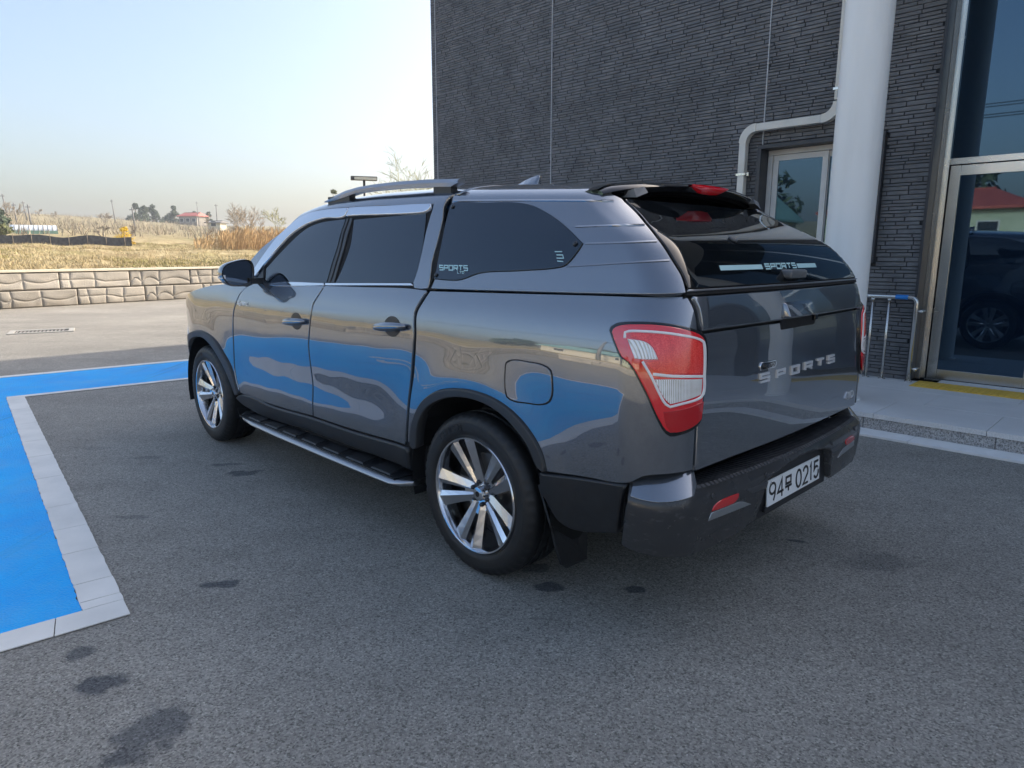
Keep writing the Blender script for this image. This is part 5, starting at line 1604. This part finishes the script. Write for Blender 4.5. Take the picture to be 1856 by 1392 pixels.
# ---------------- roof rails
def rail_sec(x, zb, zt, y):  # cross-section of the bar
    return [(x, y + .030, zb), (x, y + .034, zb + (zt - zb) * .5), (x, y + .020, zt), (x, y - .010, zt), (x, y - .018, zb)]
RY = .605
st_ = [(1.735, 1.752, 1.760), (1.62, 1.758, 1.788), (1.50, 1.770, 1.808), (1.36, 1.788, 1.820), (1.20, 1.790, 1.824), (.95, 1.786, 1.822), (.70, 1.776, 1.814), (.56, 1.768, 1.806), (.50, 1.764, 1.802), (.44, 1.780, 1.798)]
V = []; F = []
for x, zb, zt in st_: V += rail_sec(x, zb, zt, RY)
for i in range(len(st_) - 1):
    for k in range(5): F.append((i * 5 + k, i * 5 + (k + 1) % 5, (i + 1) * 5 + (k + 1) % 5, (i + 1) * 5 + k))
F += [(0, 1, 2, 3, 4), tuple(reversed(range((len(st_) - 1) * 5, len(st_) * 5)))]
rr_ = twin('roof_rail', V, F, ALU, None, True, 35)
for x0, x1 in ((1.70, 1.45), (.64, .50)):
    V = boxv(min(x0, x1), max(x0, x1), RY - .015, RY + .026, 1.735, 1.782); twin('rail_foot', V, BOXF, BLKP, rr_)

# ---------------- mirrors
V = []; F = []
mo = [(400.8, 497), (402.5, 488), (408, 480.5), (422.4, 474), (449.3, 470.6), (456, 474), (459.6, 482), (460.8, 494), (458, 507), (449.3, 516.4), (417, 517.6), (409.5, 513), (403, 504)]
def onX(px, X):
    d = (px[0] - PW / 2) / FPX * CR - (px[1] - PH / 2) / FPX * CU + CF
    t = (X - CO[0]) / d[0]; return CO + t * d
mo = smooth_poly([np.array(q) for q in mo], 4, 60)
ringO = [onX(q, 2.15) for q in mo]; cen = np.mean(ringO, 0)
rings = []
for dx, k in ((0, .90), (-.004, .95), (.006, 1.0), (.035, 1.01), (.075, .96), (.11, .80), (.13, .50)):
    rings.append([cen + (q - cen) * k + np.array([dx + .02 * (q[1] - cen[1]) / .1 * 0, 0, 0]) for q in ringO])
n = len(mo)
for rg in rings: V += rg
for i in range(len(rings) - 1):
    for k in range(n): F.append((i * n + k, i * n + (k + 1) % n, (i + 1) * n + (k + 1) % n, (i + 1) * n + k))
F += [tuple(range((len(rings) - 1) * n, len(rings) * n))]
mir = twin('side_mirror', V, F, PAINT, None, True, 50)
V = [cen + (q - cen) * .915 + np.array([.006, 0, 0]) for q in ringO]
MGL = mat('mirror_glass', (.05, .06, .075), .02, 1.0)
twin('mirror_glass', V, [tuple(range(n))], mat('mirror_face', (.12, .14, .18), .02, 1.0), mir)
V = []
for q in ringO: V += [cen + (q - cen) * .90 + np.array([-.002, 0, 0]), cen + (q - cen) * .99 + np.array([-.006, 0, 0])]
F = [(2 * i, 2 * i + 1, (2 * i + 3) % (2 * n), (2 * i + 2) % (2 * n)) for i in range(n)]
twin('mirror_bezel', V, F, BLKP, mir, True)
V = boxv(2.12, 2.20, .84, .965, 1.25, 1.285); twin('mirror_arm', V, BOXF, BLKP, mir)
q0 = onX((402, 502), 2.17); V = boxv(q0[0] - .02, q0[0] + .05, q0[1] - .015, q0[1] + .006, q0[2] - .012, q0[2] + .012); twin('turn_signal', V, BOXF, LWHT, mir)

# ---------------- door handles
def handle(px0, px1, door):
    a, n0 = pt(A, px0); b_, n1 = pt(A, px1)
    mid = (a + b_) / 2; nn = (n0 + n1) / 2; L_ = np.linalg.norm(b_ - a)
    q = U(A, [((px0[0] + px1[0]) / 2, (px0[1] + px1[1]) / 2 - 1)])[0]
    panel('handle_dish', A, [('t', q[0] + math.cos(t) * L_ * .27, q[1] + math.sin(t) * .050) for t in np.linspace(0, 2 * math.pi, 20)[:-1]], BLKP, door, off=.0015, thick=.002, bevel=.001, res=.03, corner=80)
    d = (b_ - a) / L_
    pts = []; rad = []
    for t in np.linspace(0, 1, 11):
        pts.append(a + d * L_ * t + nn * (.012 + .022 * math.sin(math.pi * t) ** .6)); rad.append(.008 + .014 * math.sin(math.pi * t) ** .5)
    V, F = tube(pts, rad, 12, flat=1.0); twin('door_handle', V, F, PAINT, door, True)
handle((518, 583.5), (556, 582.5), fdoor)
handle((682.5, 593.5), (739, 592), rdoor)

# ---------------- side step
sd_ = []
prof_s = [(.80, .300), (.80, .326), (.990, .328), (1.006, .327), (1.016, .321), (1.020, .311), (1.012, .301), (.97, .294)]
xs_ = [(.46, -.075, .0), (.50, -.03, 0), (.56, -.004, 0), (.70, 0, 0), (1.2, .004, 0), (1.8, .002, 0), (2.2, -.006, 0), (2.38, -.028, 0), (2.48, -.06, 0), (2.53, -.10, 0)]
V = []; F = []
for x, dy, _ in xs_:
    for y, z in prof_s: V.append((x, max(.79, y + dy * ((y - .80) / .2)), z))
k_ = len(prof_s)
for i in range(len(xs_) - 1):
    for k in range(k_): F.append((i * k_ + k, (i + 1) * k_ + k, (i + 1) * k_ + (k + 1) % k_, i * k_ + (k + 1) % k_))
F += [tuple(range(k_)), tuple(reversed(range((len(xs_) - 1) * k_, len(xs_) * k_)))]
stp = twin('side_step', V, F, ALU, None, True, 50)
V = []; F = []
pads_x = np.linspace(.58, 2.36, 8)
twin('step_mat', boxv(.54, 2.42, .80, .996, .3275, .3355), BOXF, BLKP, stp)
for i in range(7):
    x0, x1 = pads_x[i] + .012, pads_x[i + 1] - .012
    V = [(x0 + .05, .835, .335), (x1, .835, .335), (x1 - .05, .984, .335), (x0, .984, .335), (x0 + .058, .842, .3425), (x1 - .01, .842, .3425), (x1 - .056, .977, .3425), (x0 + .01, .977, .3425)]
    twin('tread_pad', V, BOXF, mat('tread_rubber', (.022, .022, .023), .5) if 'tread_rubber' not in MATS else MATS['tread_rubber'], stp)
V, F = tube([(.62, .862, .386), (2.40, .862, .386)], .004, 6); twin('sill_strip', V, F, CHROME, None, True)

# ---------------- front end (turned away from the lens)
V = []; F = []; nx_, ny_ = 12, 16
for i in range(nx_ + 1):
    x = 2.55 + (3.80 - 2.55) * i / nx_
    zt = float(np.interp(x, [2.5, 2.75, 3.2, 3.55, 3.72, 3.82], [1.215, 1.215, 1.165, 1.085, 1.02, .96]))
    for k in range(ny_ + 1):
        y = -1 + 2 * k / ny_
        yw = float(side_y(np.array(x), np.array(min(zt, 1.2)))) - .012
        V.append((x, y * yw, zt + .05 * (1 - y * y) - .012))
for i in range(nx_):
    for k in range(ny_): F.append((i * (ny_ + 1) + k, (i + 1) * (ny_ + 1) + k, (i + 1) * (ny_ + 1) + k + 1, i * (ny_ + 1) + k + 1))
obj('hood', V, F, PAINT, truck, True)
ysf = np.linspace(-.80, .80, 17)
def front_strip(name, z0, z1, x0, m, depth=.05):
    V = []; F = []
    for y in ysf:
        xf = x0 - .13 * (abs(y) / .8) ** 3
        V += [(xf, y, z0), (xf, y, z1), (xf - depth, y, z1), (xf - depth, y, z0)]
    for i in range(len(ysf) - 1):
        for k in range(4): F.append((i * 4 + k, i * 4 + (k + 1) % 4, (i + 1) * 4 + (k + 1) % 4, (i + 1) * 4 + k))
    F += [(0, 1, 2, 3), tuple(reversed(range(len(V) - 4, len(V))))]
    return obj(name, V, F, m, truck, True)
front_strip('front_bumper', .42, .72, 3.93, PAINT, .30)
front_strip('grille', .722, .93, 3.89, BLKP, .20)
front_strip('nose_panel', .932, 1.0, 3.86, PAINT, .18)
front_strip('front_skirt', .28, .418, 3.88, BLKP, .30)
V = [(3.90, .55, .75), (3.79, .83, .77), (3.70, .845, .93), (3.86, .55, .93), (3.80, .55, .75), (3.66, .82, .77), (3.6, .83, .93), (3.76, .55, .93)]
twin('headlamp', V, BOXF, LWHT, None)

# ---------------- wheels
def lathe(prof_, n, axis='y'):
    V = []; F = []
    for r_, y in prof_:
        for k in range(n):
            a = 2 * math.pi * k / n; V.append((r_ * math.cos(a), y, r_ * math.sin(a)))
    m_ = len(prof_)
    for i in range(m_ - 1):
        for k in range(n): F.append((i * n + k, i * n + (k + 1) % n, (i + 1) * n + (k + 1) % n, (i + 1) * n + k))
    return V, F
TR = .377
# tyre: local y outwards, y=0 mid-plane
side = [(.262, .112), (.268, .122), (.276, .1275), (.2775, .1262), (.2800, .1285), (.300, .1325), (.325, .1325), (.3262, .1315), (.329, .1322), (.345, .1280), (.358, .1205), (.367, .110)]
tread = [(.3725, .100), (.375, .085), (.375, .062), (.367, .060), (.367, .050), (.376, .048), (.3765, .012), (.368, .010), (.368, -.010), (.3765, -.012), (.376, -.048), (.367, -.050), (.367, -.060), (.375, -.062), (.375, -.085), (.3725, -.100)]
tp = side + tread + [(r_, -y) for r_, y in side[::-1]]
nT = 150
V, F = lathe(tp, nT)
for i, (r_, y) in enumerate(tp):
    if 9 <= i <= 12 or len(tp) - 13 <= i <= len(tp) - 10:      # shoulder sipes
        for k in range(nT):
            if k % 3 == 0:
                x_, y_, z_ = V[i * nT + k]; f_ = 1 - .020 * (1 if i in (10, 11, len(tp) - 12, len(tp) - 11) else .5); V[i * nT + k] = (x_ * f_, y_, z_ * f_)
    if 14 <= i <= len(tp) - 15:
        for k in range(nT):
            if (k + i) % 4 == 0:
                x_, y_, z_ = V[i * nT + k]; V[i * nT + k] = (x_ * .992, y_, z_ * .992)
me_t = mesh(V, F, True); me_t.materials.append(RUB); me_t.set_sharp_from_angle(angle=R(38))
barrel = [(.2655, .116), (.2685, .124), (.265, .130), (.258, .128), (.252, .114), (.246, .085), (.240, .03), (.236, -.08), (.245, -.11)]
V, F = lathe(barrel, 90)
k = len(V); n = 40
V2, F2 = lathe([(.030, .068), (.060, .070), (.082, .076), (.086, .066), (.084, -.02)], n)
F += [tuple(i + k for i in f_) for f_ in F2]; V += V2
me_b = mesh(V, F, True); me_b.materials.append(RIMM); me_b.set_sharp_from_angle(angle=R(35))
def spoke_mesh(side_):
    """one of a spoke pair; local +x outwards along the spoke, y towards the viewer, z across"""
    V = []; F = []
    st2 = [(.050, .020, .080, .030, .4), (.075, .022, .086, .030, .35), (.13, .0255, .097, .030, .2), (.19, .031, .109, .028, .1), (.235, .036, .118, .024, 0), (.2535, .038, .121, .020, 0)]
    for r_, hw_, yt, dp, rg in st2:
        ridge = hw_ * (-.35) * side_
        V += [(r_, yt - dp, -hw_), (r_, yt - .010, -hw_), (r_, yt + .001, ridge), (r_, yt - .010, hw_), (r_, yt - dp, hw_)]
    for i in range(len(st2) - 1):
        for q in range(4): F.append((i * 5 + q, i * 5 + q + 1, (i + 1) * 5 + q + 1, (i + 1) * 5 + q))
    F += [(0, 1, 2, 3, 4), tuple(reversed(range(len(V) - 5, len(V))))]
    me = mesh(V, F); me.materials.append(RIMM); me.materials.append(RIMD)
    for p_ in me.polygons:
        q = p_.index % 4
        if p_.index < (len(st2) - 1) * 4:
            p_.material_index = 1 if (q in (0, 3) or q == (1 if side_ < 0 else 2)) else 0
    return me
sp_m = {1: spoke_mesh(1), -1: spoke_mesh(-1)}
V, F = lathe([(.0005, .100), (.016, .100), (.030, .097), (.033, .090), (.034, .060)], 32)
me_c = mesh(V, F, True); me_c.materials.append(RIMM); me_c.set_sharp_from_angle(angle=R(35))
V, F = lathe([(.0005, .1008), (.013, .1008)], 20); me_e = mesh(V, F); me_e.materials.append(GLOSS)
V, F = lathe([(.0005, .078), (.0085, .078), (.0105, .073), (.0105, .05)], 12)
me_n = mesh(V, F, True); me_n.materials.append(GLOSS)
V, F = lathe([(.06, .02), (.175, .02), (.175, -.005), (.06, -.005)], 48); me_d = mesh(V, F); me_d.materials.append(DISC)
V, F = lathe([(.0005, .0), (.236, .0), (.236, -.02)], 40); me_k = mesh(V, F); me_k.materials.append(mat('backing_grey', (.05, .05, .052), .6))
for (wx, sy, rot) in ((0.0, 1, 67), (3.1, 1, 72), (0.0, -1, 20), (3.1, -1, 48)):
    w = link_obj('wheel', me_b, truck)
    w.location = (wx, sy * .815, TR - .002)
    w.rotation_euler = (0, 0, 0 if sy > 0 else math.pi)
    link_obj('tyre', me_t, w)
    for kk in range(5):
        base = R(rot + 72 * kk)
        for s in (1, -1):
            o = link_obj('spoke', sp_m[s], w)
            a = base + s * R(13.2)
            # spokes of a pair run nearly parallel: aim them slightly back together at the hub
            o.rotation_euler = (0, -(a + s * R(3.0) * -1), 0)
            off_ = s * .012
            o.location = (-math.sin(base) * off_, 0, math.cos(base) * off_)
        o = link_obj('hub_web', mesh([(.03, .070, -.030), (.03, .070, .030), (.105, .083, .016), (.105, .083, -.016), (.03, .02, -.03), (.03, .02, .03), (.105, .05, .016), (.105, .05, -.016)], [(0, 1, 2, 3), (7, 6, 5, 4), (0, 4, 5, 1), (1, 5, 6, 2), (2, 6, 7, 3), (3, 7, 4, 0)]), w, RIMM)
        o.rotation_euler = (0, -base, 0)
    for kk in range(6):
        a = R(rot + 12 + 60 * kk); o = link_obj('lug_nut', me_n, w); o.location = (.052 * math.cos(a), .012, .052 * math.sin(a))
    link_obj('centre_cap', me_c, w); link_obj('cap_emblem', me_e, w)
    link_obj('brake_disc', me_d, w); o = link_obj('brake_backing', me_k, w); o.location = (0, -.03, 0)
    o = link_obj('brake_caliper', mesh(boxv(-.05, .05, -.03, .045, .10, .19), BOXF), w, DISC); o.rotation_euler = (0, R(70), 0)

# ---------------- lettering
def strip_mesh(lines, w, h, thick, closed=()):
    V = []; F = []
    for li, L_ in enumerate(lines):
        P = [np.array(q, float) for q in L_]; cl = np.linalg.norm(P[0] - P[-1]) < 1e-9
        if cl: P = P[:-1]
        n = len(P); lf = []; rt = []
        for i in range(n):
            a = P[i] - P[i - 1] if (i > 0 or cl) else P[1] - P[0]
            b_ = P[(i + 1) % n] - P[i] if (i < n - 1 or cl) else P[i] - P[i - 1]
            a = a / np.linalg.norm(a); b_ = b_ / np.linalg.norm(b_)
            t = a + b_; t /= np.linalg.norm(t) + 1e-9; nn = np.array([-t[1], t[0]]); c = max(.45, float(nn @ np.array([-a[1], a[0]])))
            lf.append(P[i] + nn * w / 2 / c); rt.append(P[i] - nn * w / 2 / c)
        zz = h + .0002 * li
        k = len(V)
        for i in range(n): V += [(*lf[i], zz), (*rt[i], zz), (*lf[i], zz - thick), (*rt[i], zz - thick)]
        for i in range(n if cl else n - 1):
            j = (i + 1) % n; a, b2 = k + 4 * i, k + 4 * j
            F += [(a, a + 1, b2 + 1, b2), (a + 2, a, b2, b2 + 2), (a + 1, a + 3, b2 + 3, b2 + 1)]
        if not cl: F += [(k, k + 2, k + 3, k + 1), (k + 4 * (n - 1), k + 4 * (n - 1) + 1, k + 4 * (n - 1) + 3, k + 4 * (n - 1) + 2)]
    return V, F
def arcp(cx, cy, rx, ry, a0, a1, n=10): return [(cx + rx * math.cos(R(a)), cy + ry * math.sin(R(a))) for a in np.linspace(a0, a1, n)]
GL = {
 'S': [[(1, 1), (0, 1), (0, .52), (1, .52), (1, 0), (0, 0)]], 'P': [[(0, 0), (0, 1), (1, 1), (1, .46), (.12, .46)]],
 'O': [[(0, 0), (0, 1), (1, 1), (1, 0), (0, 0)]], 'R': [[(0, 0), (0, 1), (1, 1), (1, .46), (.12, .46)], [(.5, .44), (1, 0)]],
 'T': [[(0, 1), (1, 1)], [(.5, .93), (.5, 0)]], 'E': [[(1, 1), (0, 1), (0, 0), (1, 0)], [(.1, .5), (.85, .5)]], 'X': [[(0, 0), (1, 1)], [(0, 1), (1, 0)]],
 'N': [[(0, 0), (0, 1), (1, 0), (1, 1)]], 'W': [[(0, 1), (.25, 0), (.5, .8), (.75, 0), (1, 1)]], 'D': [[(0, 0), (0, 1), (.7, 1), (1, .7), (1, .3), (.7, 0), (0, 0)]],
 'L': [[(0, 1), (0, 0), (1, 0)]], 'C': [[(1, 1), (0, 1), (0, 0), (1, 0)]], 'U': [[(0, 1), (0, 0), (1, 0), (1, 1)]], 'G': [[(1, 1), (0, 1), (0, 0), (1, 0), (1, .5), (.5, .5)]],
 'd': [[(1, 0), (0, 0), (0, .6), (1, .6)], [(1, 1), (1, 0)]], 'y': [[(0, .6), (0, .05), (1, .05)], [(1, .6), (1, -.35), (.2, -.35)]], 'n': [[(0, 0), (0, .6), (1, .6), (1, 0)]],
 'a': [[(0, .6), (1, .6), (1, 0), (0, 0), (0, .3), (.9, .3)]], 'm': [[(0, 0), (0, .6), (1, .6), (1, 0)], [(.5, .55), (.5, 0)]], 'i': [[(.5, 0), (.5, .6)]], 'c': [[(1, .6), (0, .6), (0, 0), (1, 0)]],
 '4': [[(.72, 0), (.72, 1), (0, .3), (1, .3)]], '9': [arcp(.5, .70, .5, .30, 0, 360, 17), [(.97, .66), (.9, .3), (.66, 0)]], '0': [arcp(.5, .5, .5, .5, 0, 360, 21)],
 '2': [arcp(.5, .70, .48, .30, 170, -35, 10) + [(.02, 0), (1, 0)]], '1': [[(.18, .80), (.55, 1), (.55, 0)]], '5': [[(.92, 1), (.12, 1), (.05, .52)] + arcp(.5, .34, .5, .34, 140, -150, 12)],
 'MU': [[(.12, .52), (.12, 1), (.88, 1), (.88, .52), (.12, .52)], [(0, .30), (1, .30)], [(.5, .27), (.5, -.06)]],
}
def word(chars, x0, y0, cw, ch, gap, slant=0.0):
    out = []; x = x0
    for c in chars:
        if c == ' ': x += cw * .45 + gap; continue
        wd = cw * (.45 if c in '1i' else 1)
        for L_ in GL[c]: out.append([(x + q[0] * wd + slant * q[1] * ch, y0 + q[1] * ch) for q in L_])
        x += wd + gap
    return out, x - gap
# plate face: local -x is outwards, +y is left; text runs towards -y
def plate_txt():
    L_, e = word(['9', '4'], -.238, -.038, .054, .076, .020)
    L2, e = word(['MU'], e + .016, -.026, .062, .058, 0)
    L3, e2 = word(['0', '2', '1', '5'], e + .045, -.038, .050, .076, .0205)
    return L_ + L2 + L3, e2
Ls, e2 = plate_txt()
Ls = [[(q[0] + (.238 - e2) / 2, q[1]) for q in L_] for L_ in Ls]
V, F = strip_mesh(Ls, .0105, 0, .001)
V = [(-.0048 - v[2], -v[0], v[1]) for v in V]
obj('plate_characters', V, F, INK, plate)
for y, z in ((.235, .043), (-.235, .0)):
    V, F = tube([(-.004, y, z), (-.0075, y, z)], .007, 10); obj('plate_bolt', V, F, PLATE if y < 0 else CHROME, plate, True)

def on_chart(name, lines, w, chart, o, du, dv, m, parent, off, thick, flip=1, sub=.02):
    """letter strokes laid on a chart: local x -> -t * du, y -> +v"""
    L2 = []
    for L_ in lines:
        q = [np.array(L_[0], float)]
        for a, b_ in zip(L_[:-1], L_[1:]):
            a = np.array(a, float); b_ = np.array(b_, float); k = max(1, int(np.linalg.norm(b_ - a) / sub))
            for i in range(1, k + 1): q.append(a + (b_ - a) * i / k)
        L2.append([tuple(x) for x in q])
    V, F = strip_mesh(L2, w, off, thick)
    V = np.array(V); t = o[0] - V[:, 0] * du; v = o[1] + V[:, 1] * dv
    n3 = chart.normal(t, v); P = chart.f(t, v) + n3 * V[:, 2:3]
    a = F[0]; nf = np.cross(P[a[1]] - P[a[0]], P[a[2]] - P[a[0]])
    if nf @ n3[a[0]] < 0: F = [f_[::-1] for f_ in F]
    return obj(name, P, F, m, parent)
BADGE = mat('silver_badge', (.74, .75, .77), .30, .55)
# SPORTS across the tailgate, each letter its own casting
o0 = A.inv((1377, 692.5)); o1 = A.inv((1500.5, 657.5))
span = abs(o1[0] - o0[0])
for i, c in enumerate('SPORTS'):
    Lw, _ = word([c], 0, 0, .066, .029, 0)
    on_chart('badge_letter', Lw, .0092, A, (o0[0] - span * i / 5, o0[1] + (o1[1] - o0[1]) * i / 5), 1, 1, BADGE, tg, .007, .007)
ob = A.inv((1378, 665))
panel('badge_plate', A, [('t', ob[0] - a, ob[1] + b_) for a, b_ in ((0, -.014), (.115, -.014), (.128, 0), (.115, .016), (0, .016), (-.006, 0))], CHROME, tg, both=False, off=.005, thick=.005, bevel=.001, res=.03)
panel('badge_plate', A, [('t', ob[0] - a, ob[1] + b_) for a, b_ in ((.012, -.010), (.112, -.010), (.120, 0), (.112, .012), (.012, .012))], GLOSS, tg, both=False, off=.0062, thick=.002, bevel=.0006, res=.03)
Lw, _ = word('REXTON', .018, -.006, .0105, .013, .005); on_chart('badge_lettering', Lw, .0022, A, ob, 1, 1, CHROME, tg, .0074, .001)
ob = A.inv((1530, 724)); Lw, _ = word('4WD', 0, 0, .030, .030, .010); on_chart('badge_lettering', Lw, .006, A, ob, 1, 1, BADGE, tg, .005, .005)
# decals
o_ = Bc.inv((799.5, 490.5)); Lw, _ = word('SPORTS', 0, 0, .026, .022, .009, .12); on_chart('window_decal', Lw, .0055, Bc, o_, 1, 1, DECAL, swin[0], .0100, .001)
o_ = Bc.inv((832, 497)); Lw, _ = word('LTD', 0, 0, .012, .010, .005); on_chart('window_decal', Lw, .0025, Bc, o_, 1, 1, DECAL, swin[0], .0100, .001)
o_ = Bc.inv((1013, 476)); on_chart('window_decal', [[(0, .042), (.038, .042)], [(.004, .028), (.036, .028), (.036, .014), (0, .014)], [(.0, .002), (.030, .0)]], .004, Bc, o_, 1, 1, DECAL, swin[0], .0100, .001)
o_ = Bc.inv((1386, 489)); Lw, ex = word('SPORTS', 0, 0, .036, .020, .012, .12); on_chart('window_decal', Lw, .006, Bc, o_, 1, 1, DECAL, rwin, .0075, .001)
o_l = Bc.inv((1304, 492.5)); o_r = Bc.inv((1445, 482))
on_chart('window_decal', [[(0, 0), (o_l[0] - o_[0] - .025, 0)]], .019, Bc, (o_l[0], o_[1] + .009), 1, 1, DECAL, rwin, .0072, .001)
on_chart('window_decal', [[(0, 0), (.20, 0)]], .019, Bc, (o_[0] - ex - .02, o_[1] + .009), 1, 1, DECAL, rwin, .0072, .001)
o_ = A.inv((431, 551)); Lw, _ = word('dynamic', 0, 0, .020, .024, .006, .2); on_chart('door_badge', Lw, .005, A, o_, 1, 1, BADGE, fdoor[0], .003, .003)
# tyre name raised on each sidewall
Lw, wl = word('CRUGEN', 0, 0, .020, .026, .009)
V, F = strip_mesh(Lw, .0042, .0014, .0014)
V2 = []
for x_, y_, h_ in V:
    a = R(118) - (x_ - wl / 2) / .306; r_ = .300 + y_; V2.append((r_ * math.cos(math.pi - a), .1328 + h_, r_ * math.sin(a)))
me_l = mesh(V2, F); me_l.materials.append(MATS['tyre_rubber'])
for o in [o for o in truck.children if o.name.split('.')[0] == 'wheel']: link_obj('tyre_lettering', me_l, o)

# ------------------------------------------------------------------ thin spring haze over the fields
HZ = bpy.data.materials.new('haze'); HZ.use_nodes = True
t = HZ.node_tree; t.nodes.clear()
ho = t.nodes.new('ShaderNodeOutputMaterial'); hv = t.nodes.new('ShaderNodeVolumePrincipled')
hv.inputs['Color'].default_value = (.86, .92, 1.0, 1); hv.inputs['Density'].default_value = .0009; hv.inputs['Anisotropy'].default_value = .2
t.links.new(hv.outputs[0], ho.inputs['Volume'])
stuff(tag(MB().box(-1200, 1200, -1200, 1200, -1.6, 26).build('haze', HZ), 'thin pale haze lying over the distant fields', 'haze'))
